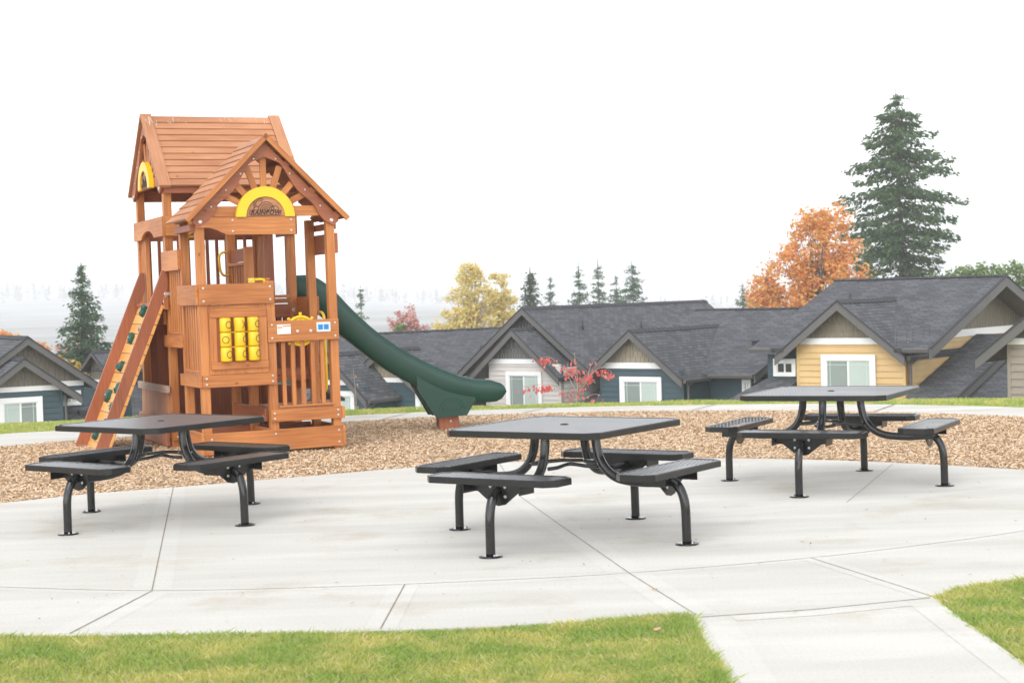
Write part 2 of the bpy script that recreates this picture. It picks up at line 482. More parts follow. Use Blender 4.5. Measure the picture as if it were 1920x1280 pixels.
def spline(pts, n=8):
    """Catmull-Rom through 2-D or 3-D points"""
    P = [Vector((*p, 0)) if len(p) == 2 else Vector(p) for p in pts]
    P = [P[0] * 2 - P[1]] + P + [P[-1] * 2 - P[-2]]
    out = []
    for i in range(1, len(P) - 2):
        a, b, c, d = P[i - 1:i + 3]
        for k in range(n):
            t = k / n
            out.append(0.5 * ((2 * b) + (c - a) * t + (2 * a - 5 * b + 4 * c - d) * t * t + (3 * b - a - 3 * c + d) * t ** 3))
    out.append(P[-2])
    return out

# ------------------------------------------------------------------ ground
CREST = [(-40, 20), (-14, 22.2), (-8, 23.2), (-5.5, 23.8), (-2.4, 23.75), (0.3, 23.55), (2.5, 23.15), (4, 22.55), (5.3, 22.1), (6.7, 21.4), (9, 20.2), (14, 17), (40, 4)]
HILL = [(-2500, 20), (-467, 19), (-370, 15.5), (-272, 12), (-174, 6), (-106, -1), (-28, -9), (118, -24), (600, -30), (2500, -30)]
cx_, cy_ = zip(*CREST); hx_, hy_ = zip(*HILL)
def ground_z(x, y):
    t = max(0.0, y - float(np.interp(x, cx_, cy_)))
    z = -6.5 * (1 - math.exp(-(t / 13.0) ** 1.35)) - 0.03
    if y > 60: z -= 3.0 * min(1, (y - 60) / 100) - 0.0
    if y > 450:
        s = min(1, (y - 450) / 4200); s = s * s * (3 - 2 * s)
        z = z * (1 - s) + float(np.interp(x * 1500.0 / max(y, 1), hx_, hy_)) * 3.0 * s
    return z
xs = np.concatenate([[-4000, -2500, -2000, -1700, -1400, -1200, -1000, -800, -600, -400, -250, -120, -60, -40], np.arange(-30, 31, 1.5), [40, 60, 120, 250, 400, 600, 900, 1500, 2500, 4000]])
ys = np.concatenate([[-30, -10, 0, 5, 10, 15, 18], np.arange(20, 60, 0.75), np.arange(60, 120, 10), [140, 180, 240, 320, 420, 500, 600, 800, 1100, 1500, 1900, 2300, 2700, 3100, 3500, 3900, 4300, 4700, 5100]])
GV = [(x, y, ground_z(x, y)) for y in ys for x in xs]
nx = len(xs)
GF = [(j * nx + i, j * nx + i + 1, (j + 1) * nx + i + 1, (j + 1) * nx + i) for j in range(len(ys) - 1) for i in range(nx - 1)]
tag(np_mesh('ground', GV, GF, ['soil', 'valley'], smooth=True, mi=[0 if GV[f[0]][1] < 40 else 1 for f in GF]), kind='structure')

def sheet(name, outline, z, m, thick=0.0):
    bm = bmesh.new()
    vv = [bm.verts.new((p[0], p[1], z)) for p in outline]
    f = bm.faces.new(vv)
    if f.normal.z < 0: f.normal_flip()
    if thick > 0:
        r = bmesh.ops.extrude_face_region(bm, geom=[f])
        for q in r['geom']:
            if isinstance(q, bmesh.types.BMVert): q.co.z -= thick
    bmesh.ops.recalc_face_normals(bm, faces=bm.faces[:])
    bmesh.ops.triangulate(bm, faces=bm.faces[:])
    me = bpy.data.meshes.new(name); bm.to_mesh(me); bm.free(); me.materials.append(M[m])
    o = bpy.data.objects.new(name, me); COL.objects.link(o); o['kind'] = 'structure'
    return o

mulch_in = spline([(-9.0, 7.0), (-7.6, 10.2), (-6.0, 12.4), (-4.35, 13.7), (-3.71, 14.17), (-3.02, 14.45), (-1.99, 14.95), (-1.05, 15.38), (0.17, 15.62), (1.1, 15.52), (2.01, 15.25), (3.03, 14.66), (4.21, 13.55), (5.6, 11.9), (6.8, 9.8), (7.6, 7.0)])
mulch_out = spline([(-14, 13.5), (-9, 17.6), (-6.12, 19.45), (-5.38, 19.95), (-3.8, 20.75), (-2.21, 21.42), (-1.0, 21.75), (0.25, 21.75), (1.65, 21.5), (3.66, 20.6), (5.0, 19.5), (5.9, 18.5), (8.5, 15.2), (12, 10)])
path_out = spline([(-15, 15.6), (-9.6, 19.6), (-6.75, 21.35), (-6.09, 21.6), (-4.2, 22.2), (-2.31, 22.55), (-1.0, 22.72), (0.26, 22.7), (1.73, 22.45), (3.84, 21.8), (5.2, 20.85), (6.3, 19.8), (9.2, 16.4), (13, 10.8)])
near_l = spline([(-9.0, 11.0), (-6.0, 9.4), (-4.2, 8.55), (-2.61, 8.12), (-1.78, 7.98), (-0.98, 7.91), (-0.21, 7.92), (0.32, 7.96), (0.83, 8.02)])
near_r = spline([(2.09, 8.27), (2.3, 8.47), (2.64, 8.62), (3.4, 9.0), (4.4, 9.6), (5.4, 10.4)], 6)
plaza_outline = near_l + [Vector((0.87, 3.0, 0)), Vector((2.08, 3.0, 0))] + near_r + [p for p in reversed(mulch_in) if p.y > 10.6]
sheet('plaza', plaza_outline, 0.0, 'concrete', 0.1)
sheet('mulch_bed', mulch_in + list(reversed(mulch_out)), -0.018, 'mulch')
sheet('far_path', mulch_out + list(reversed(path_out)), 0.0, 'concrete', 0.08)

def ribbon(mb, pts, wdt, z, m):
    P = [Vector((p[0], p[1], z)) for p in pts]
    L, Rr = [], []
    for i, p in enumerate(P):
        t = (P[min(i + 1, len(P) - 1)] - P[max(i - 1, 0)]).normalized()
        nn = Vector((-t.y, t.x, 0))
        L.append(p + nn * wdt / 2); Rr.append(p - nn * wdt / 2)
    for i in range(len(P) - 1):
        mb.face([Rr[i], Rr[i + 1], L[i + 1], L[i]], m=m)

arc = spline([(-6.5, 11.2), (-4.8, 10.2), (-3.05, 9.54), (-2.09, 9.24), (-1.13, 9.16), (-0.23, 9.18), (0.62, 9.27), (1.71, 9.57), (2.5, 9.92), (3.19, 10.3), (4.5, 11.2), (6.2, 12.4)])
arc2 = spline([(-6.3, 13.0), (-4.2, 11.9), (-2.5, 11.42), (-1.0, 11.28), (0.6, 11.35), (1.6, 11.55), (3.0, 12.1), (4.6, 12.9)])
rad_l = [(-3.04, 14.43), (-2.49, 11.42), (-2.09, 9.23)]
rad_l2 = [(-2.09, 9.23), (-2.25, 8.1)]
rad_m = [(-0.16, 15.5), (0.02, 12.94), (0.3, 11.2), (0.62, 9.27), (0.86, 8.02)]
rad_r = [(1.71, 9.57), (2.09, 8.28)]
rad_s = [(-0.65, 9.15), (-0.69, 7.95)]
sill = [(0.87, 7.96), (1.45, 8.05), (2.07, 8.24)]
rad_rr = [(3.3, 14.3), (2.4, 11.9)]
bands = MB(); bz = 0
for p, w_ in ((arc, 0.16), (arc2, 0.13), (rad_l, 0.22), (rad_l2, 0.24), (rad_m, 0.22), (rad_r, 0.14), (rad_s, 0.16), ([(0.87, 8.0), (0.87, 3.0)], 0.0)):
    if w_: ribbon(bands, p, w_, 0.0004 + 0.0001 * bz, 0); bz += 1
ribbon(bands, [(0.955, 7.9), (0.955, 3.0)], 0.15, 0.0013, 0)
ribbon(bands, [(2.0, 8.1), (2.0, 3.0)], 0.14, 0.0013, 0)
ribbon(bands, [(1.03, 7.90), (1.45, 7.97), (1.93, 8.12)], 0.13, 0.0015, 0)
tag(bands.build('plaza_trowel_bands', 'concrete_band'), kind='structure')
jn = MB(); jz = 0
for p, w_ in ((arc, 0.011), (rad_l, 0.013), (rad_l2, 0.022), (rad_m, 0.012), (rad_r, 0.012), (rad_s, 0.014), (sill, 0.014), (rad_rr, 0.008)):
    q = [Vector((a[0], a[1], 0)) for a in p]
    fine = []
    for a, b in zip(q[:-1], q[1:]):
        for k in range(6): fine.append(a.lerp(b, k / 6))
    fine.append(q[-1])
    ribbon(jn, fine, w_ * 0.6, 0.0017 + 0.0001 * jz, 0); jz += 1
for a, b in (((-3.85, 20.75), (-4.25, 22.2)), ((-1.75, 21.6), (-1.45, 22.65)), ((0.1, 21.77), (0.45, 22.7)), ((2.3, 21.25), (2.75, 22.2)), ((4.4, 20.0), (4.9, 21.05))):
    ribbon(jn, [a, b], 0.02, 0.006, 0)
tag(jn.build('plaza_joints', 'joint'), kind='structure')

# ------------------------------------------------------------------ ground cover (stuff)
rng = np.random.default_rng(11)
def inside(P, poly):
    x, y = P[:, 0], P[:, 1]; r = np.zeros(len(P), bool); n = len(poly); j = n - 1
    for i in range(n):
        xi, yi, xj, yj = poly[i][0], poly[i][1], poly[j][0], poly[j][1]
        c = ((yi > y) != (yj > y)) & (x < (xj - xi) * (y - yi) / ((yj - yi) + 1e-12) + xi)
        r ^= c; j = i
    return r
def scatter(n, x0, x1, y0, y1, poly):
    P = np.stack([rng.uniform(x0, x1, n), rng.uniform(y0, y1, n)], 1)
    return P[inside(P, poly)]
def xy(l): return [(p[0], p[1]) for p in l]

def blades(name, P, z, h0, h1, wd, lean, m):
    n = len(P)
    # patchy growth: tall and short drifts
    ph = 0.5 + 0.25 * np.sin(P[:, 0] * 3.1 + 1.3 * np.sin(P[:, 1] * 2.3)) + 0.25 * np.sin(P[:, 1] * 4.7 + P[:, 0] * 1.7)
    h = (h0 + (h1 - h0) * np.clip(ph + rng.normal(0, 0.25, n), 0, 1.2))
    a = rng.uniform(0, 2 * np.pi, n); la = rng.uniform(0, 2 * np.pi, n); ll = np.abs(rng.normal(0, lean, n)) * h
    ux, uy = np.cos(a) * wd / 2, np.sin(a) * wd / 2
    lx, ly = np.cos(la) * ll, np.sin(la) * ll
    zz = np.full(n, z) if np.isscalar(z) else z
    V = np.zeros((n, 4, 3))
    V[:, 0] = np.stack([P[:, 0] - ux, P[:, 1] - uy, zz], 1)
    V[:, 1] = np.stack([P[:, 0] + ux, P[:, 1] + uy, zz], 1)
    V[:, 2] = np.stack([P[:, 0] + lx + ux * 0.25, P[:, 1] + ly + uy * 0.25, zz + h], 1)
    V[:, 3] = np.stack([P[:, 0] + lx * 0.45 - ux * 0.9, P[:, 1] + ly * 0.45 - uy * 0.9, zz + h * 0.62], 1)
    F = np.arange(n * 4).reshape(n, 4)
    return tag(np_mesh(name, V, F, m), kind='stuff')

lawn_a = xy(near_l) + [(0.855, 5.5), (-9, 5.5)]
P = scatter(330000, -3.3, 0.9, 6.1, 8.6, lawn_a)
blades('lawn_grass', P, -0.03, 0.025, 0.055, 0.0042, 0.6, 'grass')
lawn_b = xy(near_r) + [(5.4, 5.5), (2.085, 5.5)]
P = scatter(170000, 2.0, 3.4, 6.2, 9.4, lawn_b)
blades('lawn_grass', P, -0.03, 0.025, 0.057, 0.0042, 0.6, 'grass')
far_l = xy(path_out) + [(14, 18.5), (9, 21.5), (6.7, 22.9), (5.3, 23.6), (2.5, 24.7), (0, 25.1), (-3, 25.3), (-6, 25.2), (-9, 24.6), (-14, 23.6)]
P = scatter(190000, -9.5, 9.5, 19, 25.5, far_l)
zz = np.array([ground_z(x, y) for x, y in P])
blades('lawn_grass', P, zz, 0.03, 0.055, 0.010, 0.5, 'grass')

def flakes(name, P, z0, z1, la, lb, wa, wb, tilt, m):
    n = len(P)
    a = rng.uniform(0, 2 * np.pi, n); L = rng.uniform(la, lb, n) / 2; W = rng.uniform(wa, wb, n) / 2
    tx = rng.normal(0, tilt, n); ty = rng.normal(0, tilt, n)
    d = np.stack([np.cos(a), np.sin(a), tx], 1) * L[:, None]
    e = np.stack([-np.sin(a), np.cos(a), ty], 1) * W[:, None]
    c = np.stack([P[:, 0], P[:, 1], rng.uniform(z0, z1, n)], 1)
    V = np.stack([c - d - e, c + d * 0.9 - e, c + d + e * 0.8, c - d + e], 1)
    return tag(np_mesh(name, V, np.arange(n * 4).reshape(n, 4), m), kind='stuff')
mp_ = xy(mulch_in) + xy(list(reversed(mulch_out)))
flakes('wood_chips', scatter(420000, -7.5, 7.5, 13.2, 22, mp_), -0.016, 0.010, 0.012, 0.046, 0.005, 0.014, 0.28, 'chips')
flakes('leaf_litter', np.concatenate([scatter(330, -5.5, 6, 7.9, 16, xy(plaza_outline)), scatter(60, -6, 6, 20, 23, xy(mulch_out) + xy(list(reversed(path_out))))]), 0.010, 0.013, 0.010, 0.03, 0.004, 0.012, 0.15, 'lithair')

def leaf(name, x, y, z, s, rz, label):
    mb = MB()
    o = [(-1, 0), (-0.5, 0.45), (0, 0.55), (0.2, 0.3), (0.6, 0.4), (1, 0), (0.55, -0.35), (0.15, -0.3), (0, -0.5), (-0.55, -0.4)]
    mb.prism([(a * s, b * s) for a, b in o], (0, 0, 0), (1, 0, 0.25), (0, 1, 0.2), (0, 0, 1), 0.0015)
    ob = mb.build(name, 'pinkleaf'); ob.location = (x, y, z); ob.rotation_euler = (0.2, 0.1, rz)
    return tag(ob, label, 'leaf')
leaf('fallen_leaf', 0.63, 7.58, 0.030, 0.020, 0.4, 'small pinkish dry leaf lying on the grass by the path corner')
leaf('fallen_leaf', -2.17, 6.86, 0.030, 0.018, 1.4, 'small pink dry leaf on the grass in the bottom left corner')

# ------------------------------------------------------------------ houses
DL = 0.008
class House:
    """A house in its own frame: x along the front, y into the house, z up."""
    def __init__(s, name, label, phi, O, cat='house', group=None):
        s.r = thing(name, label, cat, group=group)
        p = R(phi)
        X = Vector((1, 0, -DL)); Y = Vector((0, 1, 0)); Z = Vector((DL, 0, 1))
        U = X * math.cos(p) + Y * math.sin(p); V = -X * math.sin(p) + Y * math.cos(p)
        s.r.matrix_world = Matrix(((U.x, V.x, Z.x, O[0]), (U.y, V.y, Z.y, O[1]), (U.z, V.z, Z.z, O[2]), (0, 0, 0, 1)))

    def core(s, x0, x1, y0, y1, z0, z1, m, name='wall'):
        mb = MB(); mb.box(x0, x1, y0, y1, z0, z1); return mb.build(name, m, s.r)

    def cladding(s, name, m, P, prof, z0, z1, kind='lap', h=0.18, seed=1):
        """P(a, z, off) -> point; prof(z) -> (a0, a1)"""
        rnd = random.Random(seed); mb = MB(); z = z0
        while z < z1 - 0.01:
            zt = min(z + h, z1)
            a0, a1 = prof(z); b0, b1 = prof(zt)
            if a1 - a0 < 0.03: break
            if b1 - b0 < 0.02: b0 = b1 = (b0 + b1) / 2
            if kind == 'lap':
                mb.face([P(a0, z, 0.036), P(a1, z, 0.036), P(b1, zt, 0.004), P(b0, zt, 0.004)])
                mb.face([P(a0, z, 0.0), P(a1, z, 0.0), P(a1, z, 0.036), P(a0, z, 0.036)])
            else:
                a = a0 - rnd.uniform(0, 0.1)
                while a < a1:
                    wd = rnd.uniform(0.11, 0.24); e = a + wd - 0.014
                    l, r_ = max(a, a0), min(e, a1)
                    if r_ - l > 0.015:
                        tl, tr = max(l, b0), min(r_, b1)
                        if tr < tl: tl = tr = min(max((l + r_) / 2, b0), b1)
                        of = 0.03 + rnd.uniform(-0.006, 0.008); zb = z + rnd.uniform(-0.004, 0.004)
                        mb.face([P(l, zb, of), P(r_, zb, of), P(tr, zt, 0.010), P(tl, zt, 0.010)])
                        mb.face([P(l, zb, 0), P(r_, zb, 0), P(r_, zb, of), P(l, zb, of)])
                    a += wd
            z = zt
        return mb.build(name, m, s.r)

    def gable_roof(s, xr, zr, xe0, xe1, slope0, slope1, ya, yb, axis='y', t=0.14, m='shingle', cap=True, barge=(True, False), bw=0.21, name='roof', gutters=(), side=(True, True), cut=None):
        """ridge at across=xr, height zr; eaves at across xe0/xe1; runs ya..yb. axis 'y': across = x."""
        Pt = (lambda a, b, z: Vector((a, b, z))) if axis == 'y' else (lambda a, b, z: Vector((b, a, z)))
        mb = MB()
        for xe, sl, on in ((xe0, slope0, side[0]), (xe1, slope1, side[1])):
            if not on: continue
            ze = zr - abs(xe - xr) * sl
            xt = xr if cut is None else cut
            zt = zr if cut is None else zr - abs(cut - xr) * sl
            L = math.hypot(xe - xr, zr - ze); L0 = L - math.hypot(xe - xt, zt - ze)
            u0 = ya
            mb.face([Pt(xe, ya, ze), Pt(xe, yb, ze), Pt(xt, yb, zt), Pt(xt, ya, zt)], [(u0, -L), (u0 + yb - ya, -L), (u0 + yb - ya, -L0), (u0, -L0)], 0)
            mb.face([Pt(xe, ya, ze - t), Pt(xt, ya, zt - t), Pt(xt, yb, zt - t), Pt(xe, yb, ze - t)], m=1)
            mb.face([Pt(xe, ya, ze - t), Pt(xe, yb, ze - t), Pt(xe, yb, ze), Pt(xe, ya, ze)], m=2)
            for y in (ya, yb):
                mb.face([Pt(xe, y, ze - t), Pt(xt, y, zt - t), Pt(xt, y, zt), Pt(xe, y, ze)], m=2)
        ro = mb.build(name, [m, 'soffit', 'trim_dark'], s.r)
        if cap:
            c = MB(); n = max(2, int((yb - ya) / 0.3))
            for i in range(n):
                y0 = ya + (yb - ya) * i / n; y1 = ya + (yb - ya) * (i + 1) / n + 0.03
                for sg in ((-1, slope0), (1, slope1)):
                    q0 = Pt(xr, y0, zr + 0.045); q1 = Pt(xr, y1, zr + 0.028)
                    e0 = Pt(xr + sg[0] * 0.16, y0, zr + 0.045 - 0.16 * sg[1]); e1 = Pt(xr + sg[0] * 0.16, y1, zr + 0.028 - 0.16 * sg[1])
                    c.face([q0, e0, e1, q1], m=0)
                    c.face([q0, e0, e0 - Vector((0, 0, 0.05)), q0 - Vector((0, 0, 0.05))], m=0)
            c.build('ridge_cap', 'trim_dark', ro)
        for end, on in zip((ya, yb), barge):
            if not on: continue
            sg = -1 if end == ya else 1
            for xe, sl, on2 in ((xe0, slope0, side[0]), (xe1, slope1, side[1])):
                if not on2: continue
                ze = zr - abs(xe - xr) * sl
                b = MB()
                dz = 0.03
                y0, y1 = end + sg * 0.0, end + sg * 0.05
                poly = [(xr, zr - dz), (xe, ze - dz), (xe, ze - dz - bw * 1.25), (xr, zr - dz - bw * 1.25)]
                A = Pt(1, 0, 0); O = Pt(0, y0, 0); N = Pt(0, sg, 0)
                b.prism(poly, O, A, Vector((0, 0, 1)), N, 0.05)
                # dark shingle edge riding on the board
                b2 = [(xr, zr + 0.02), (xe, ze + 0.02), (xe, ze - dz), (xr, zr - dz)]
                b.prism(b2, O, A, Vector((0, 0, 1)), N, 0.075, m=1)
                b.build('barge_board', ['trim_grey', 'trim_dark'], ro)
        for (xe, sl, y0, y1) in gutters:
            ze = zr - abs(xe - xr) * sl; sg = 1 if xe > xr else -1
            g = MB()
            q = [(0, 0.0), (0.11 * sg, 0.02), (0.125 * sg, -0.02), (0.09 * sg, -0.12), (0.0, -0.13)]
            g.prism(q, Pt(xe, y0, ze - 0.01), Pt(1, 0, 0), Vector((0, 0, 1)), Pt(0, 1, 0), y1 - y0)
            g.build('gutter', 'trim_grey', ro)
        return ro

    def shed_roof(s, pts, t=0.14, name='roof', edge=None):
        """one sloping slab: pts = eave-left, eave-right, top-right, top-left"""
        p = [Vector(q) for q in pts]; mb = MB()
        L = (p[3] - p[0]).length; W = (p[1] - p[0]).length; u0 = random.uniform(0, 9)
        mb.face(p, [(u0, 0), (u0 + W, 0), (u0 + W, L), (u0, L)], 0)
        d = Vector((0, 0, -t)); q = [a + d for a in p]
        mb.face(q[::-1], m=1)
        for i in range(4): mb.face([q[i], q[(i + 1) % 4], p[(i + 1) % 4], p[i]], m=2)
        ro = mb.build(name, ['shingle', 'soffit', 'trim_dark'], s.r)
        for e in (edge or ()):
            a, b = p[e[0]], p[e[1]]
            out = Vector(e[2])
            m2 = MB(); m2.bar(a + Vector((0, 0, -0.16)) + out * 0.03, b + Vector((0, 0, -0.16)) + out * 0.03, Vector((0, 0, 0.25)), out * 0.055)
            m2.bar(a + Vector((0, 0, -0.01)) + out * 0.04, b + Vector((0, 0, -0.01)) + out * 0.04, Vector((0, 0, 0.05)), out * 0.085, m=1)
            m2.build('barge_board', ['trim_grey', 'trim_dark'], ro)
        return ro

    def trim(s, name, m, x0, x1, y0, y1, z0, z1):
        mb = MB(); mb.box(x0, x1, y0, y1, z0, z1); return mb.build(name, m, s.r, 0.006)

    def window(s, x0, x1, z0, z1, y, left='pane_dark', right='pane_light', tw=0.17, grid=True, side=None):
        """front window in plane y (outer trim x0..x1, z0..z1); side: map to a side wall"""
        f = MB()
        f.box(x0, x1, y - 0.05, y + 0.02, z1 - tw, z1); f.box(x0, x1, y - 0.055, y + 0.02, z0, z0 + tw * 0.8)
        f.box(x0, x0 + tw, y - 0.048, y + 0.02, z0 + tw * 0.8, z1 - tw); f.box(x1 - tw, x1, y - 0.048, y + 0.02, z0 + tw * 0.8, z1 - tw)
        wn = f.build('window', 'white_trim', s.r, 0.005)
        xa, xb, za, zb = x0 + tw, x1 - tw, z0 + tw * 0.8, z1 - tw
        mid = (xa + xb) / 2
        r = MB()
        for a, b in ((xa, mid), (mid, xb)):
            r.box(a, a + 0.028, y - 0.02, y + 0.02, za, zb); r.box(b - 0.028, b, y - 0.02, y + 0.02, za, zb)
            r.box(a + 0.028, b - 0.028, y - 0.02, y + 0.02, zb - 0.028, zb); r.box(a + 0.028, b - 0.028, y - 0.02, y + 0.02, za, za + 0.028)
        r.build('sash', 'white_trim', wn)
        for a, b, k in ((xa + 0.028, mid - 0.028, left), (mid + 0.028, xb - 0.028, right)):
            g = MB(); g.box(a, b, y - 0.004, y + 0.012, za + 0.028, zb - 0.028); g.build('pane', k, wn)
        if grid:
            g = MB()
            for a, b, e in ((xa + 0.028, mid - 0.028, 0), (mid + 0.028, xb - 0.028, 1)):
                g.box(a, b, y - 0.012, y - 0.004, zb - 0.15, zb - 0.135)
                q = a + 0.10 if e == 0 else b - 0.10
                g.box(q - 0.008, q + 0.008, y - 0.014, y - 0.004, za + 0.03, zb - 0.03)
            g.build('grille', 'grille', wn)
        return wn

    def downspout(s, x, y, z0, z1, dx=0.0):
        mb = MB(); mb.tube(spline([(x + dx, y + 0.25, z1), (x + dx * 0.9, y + 0.2, z1 - 0.06), (x, y, z1 - 0.22), (x, y, z1 - 0.35), (x, y, z0)], 4), 0.045, 8)
        return mb.build('downspout', 'trim_grey', s.r)

    def gable_front(s, xr, zr, hw, slope, y, x0, x1, zb, band, wall_m, shake_m, z0, depth, roof_hw=None, over=0.38, roof_y1=None, barge_w=0.21, win=None, gut=(), corner=True, seed=1, wins=('pane_dark', 'pane_light')):
        """A gabled bay: y = plane of the barge boards, wall stands `over` behind it."""
        yw = y + over
        e0, e1 = xr - hw, xr + hw
        inner = lambda z: (max(x0, xr - (zr - 0.10 - z) / slope), min(x1, xr + (zr - 0.10 - z) / slope))
        mb = MB()
        zt = zr - 0.16
        poly = [(x0, z0), (x1, z0), (x1, min(zt, zr - 0.16 - (x1 - xr) * slope)), (xr, zt), (x0, min(zt, zr - 0.16 - (xr - x0) * slope))]
        mb.prism(poly, (0, yw, 0), (1, 0, 0), (0, 0, 1), (0, 1, 0), depth)
        mb.build('wall', wall_m, s.r)
        b0, b1 = band
        P = lambda a, z, o: Vector((a, yw - 0.003 - o, z))
        s.cladding('siding', wall_m, P, lambda z: (x0 + 0.10, x1 - 0.10), z0, b0, 'lap', 0.19, seed)
        if corner:
            for a in (x0, x1 - 0.10):
                s.trim('corner_board', wall_m, a, a + 0.10, yw - 0.034, yw + 0.02, z0, b0)
        q = MB()
        a0, a1 = inner(b0); c0, c1 = inner(b1)
        q.prism([(a0, b0), (a1, b0), (c1, b1), (c0, b1)], (0, yw, 0), (1, 0, 0), (0, 0, 1), (0, -1, 0), 0.055)
        q.build('trim_band', 'white_trim', s.r, 0.006)
        s.cladding('gable_shakes', shake_m, P, inner, b1, zt, 'shake', 0.215, seed)
        r = s.gable_roof(xr, zr, e0, e1, slope, slope, y, roof_y1 if roof_y1 is not None else y + depth, bw=barge_w, gutters=gut)
        if win: s.window(win[0], win[1], win[2], win[3], yw - 0.062, *wins)
        return r

def vents(h, lst, ro):
    for k, (x, y, z, hh, hood) in enumerate(lst):
        mb = MB()
        if hood:
            mb.box(x - 0.10, x + 0.10, y - 0.08, y + 0.12, z - 0.04, z + 0.10); mb.box(x - 0.14, x + 0.14, y - 0.16, y + 0.06, z + 0.101, z + 0.13)
        else:
            mb.tube([(x, y, z - 0.1), (x, y, z + hh)], 0.045, 8)
        mb.build('vent_hood' if hood else 'vent_pipe', 'pipe', ro)

# --- yellow house, right
A = House('yellow_house', 'yellow house with olive shakes and a big dark roof behind the right table', -38, (9.93, 50.0, -0.23))
sa = 0.775
A.gable_front(0.04, 1.24, 2.18, sa, 0.0, -1.58, 2.07, 0, (-0.10, 0.09), 'tan', 'shake_olive', -7, 4.0, roof_y1=6.3, win=(-0.70, 1.12, -1.62, -0.42), gut=((2.22, sa, 0.1, 1.4),), seed=3)
smain = 0.345
ra = A.gable_roof(6.0, 1.88, 1.5, 12.0, smain, smain, -3.0, 3.0, axis='x', barge=(False, False), bw=0.25)
zm = lambda y: 1.88 - (6.0 - y) * smain
A.shed_roof([(1.885, -0.05, zm(-0.05)), (3.0, -0.05, zm(-0.05)), (3.0, 1.5, zm(1.5)), (1.217, 1.5, zm(1.5))], t=0.14)
A.shed_roof([(-3.0, -0.05, zm(-0.05)), (-1.805, -0.05, zm(-0.05)), (-1.137, 1.5, zm(1.5)), (-3.0, 1.5, zm(1.5))], t=0.14)
for xa, xb in ((2.2, 3.0), (-3.0, -2.2)):
    gq = MB(); gq.prism([(0, 0.0), (-0.11, 0.02), (-0.125, -0.02), (-0.09, -0.12), (0.0, -0.13)], (xa, -0.052, zm(-0.05) - 0.01), (0, 1, 0), (0, 0, 1), (1, 0, 0), xb - xa); gq.build('gutter', 'trim_grey', ra)
bgm = MB()
for xe in (-0.05, 12.0):
    ze = 1.88 - abs(xe - 6) * smain
    bgm.prism([(6, 1.85), (xe, ze - 0.03), (xe, ze - 0.34), (6, 1.54)], (3.0, 0, 0), (0, 1, 0), (0, 0, 1), (1, 0, 0), 0.05)
    bgm.prism([(6, 1.90), (xe, ze + 0.02), (xe, ze - 0.03), (6, 1.85)], (3.0, 0, 0), (0, 1, 0), (0, 0, 1), (1, 0, 0), 0.075, m=1)
    bgm.build('barge_board', ['trim_grey', 'trim_dark'], ra); bgm = MB()
A.core(-2.75, 2.05, 0.62, 11.4, -7, -0.42, 'teal')
g = MB(); g.prism([(0.62, -7), (11.4, -7), (11.4, -0.25), (6.0, 1.66), (0.62, -0.25)], (2.06, 0, 0), (0, 1, 0), (0, 0, 1), (1, 0, 0), 0.06); g.build('wall', 'tan', A.r)
PA = lambda a, z, o: Vector((2.123 + o, a, z))
A.cladding('siding', 'tan', PA, lambda z: (0.40, 11.4), -7, -0.03, 'lap', 0.19, 5)
pa = lambda z: (max(0.62, 6 - (1.70 - z) / smain), min(11.4, 6 + (1.70 - z) / smain))
q = MB(); a0, a1 = pa(-0.03); c0, c1 = pa(0.20)
q.prism([(a0, -0.03), (a1, -0.03), (c1, 0.20), (c0, 0.20)], (2.123, 0, 0), (0, 1, 0), (0, 0, 1), (1, 0, 0), 0.06); q.build('trim_band', 'white_trim', A.r)
A.cladding('gable_shakes', 'shake_olive', PA, pa, 0.20, 1.66, 'shake', 0.215, 6)
A.downspout(2.2, 0.42, -7, -0.50, 0.12)
vents(A, [(-1.2, 3.4, 1.0, 0.42, False), (-0.1, 4.0, 1.16, 0, True)], ra)
# front wall of the recessed part with its small window
PW = lambda a, z, o: Vector((a, 0.61 - o, z))
A.cladding('siding', 'teal', PW, lambda z: (-2.74, -1.60), -3, -0.42, 'lap', 0.19, 8)
A.window(-2.50, -1.70, -1.12, -0.56, 0.55, 'pane_black', 'pane_black', tw=0.13, grid=False)
A.shed_roof([(-3.4, -1.9, -2.02), (-1.62, -1.9, -2.02), (-1.62, 0.575, -1.20), (-2.78, 0.575, -1.20)], name='porch_roof')
# lower wing roofs stepping down to the right
A.shed_roof([(2.2, -1.6, -2.16), (3.75, -1.6, -2.16), (3.75, 5.5, 0.02), (2.2, 5.5, 0.02)], name='wing_roof', edge=((1, 2, (1, 0, 0)),))
A.shed_roof([(3.68, -1.6, -2.52), (7.2, -1.6, -2.52), (7.2, 5.4, -0.34), (3.68, 5.4, -0.34)], name='wing_roof')
A.core(2.3, 3.7, 2.2, 9, -7, -2.2, 'tan')
A.core(3.9, 7.1, 2.2, 9, -7, -2.4, 'taupe')

# --- taupe house at the right edge
G = House('taupe_house', 'taupe house cut off by the right edge of the photo with a white band', -38, (9.93, 50.0, -0.23))
G.gable_front(9.15, 1.62, 2.30, 0.79, -6.0, 7.52, 10.8, 0, (0.13, 0.29), 'taupe', 'shake_grey', -7, 4.0, seed=9)

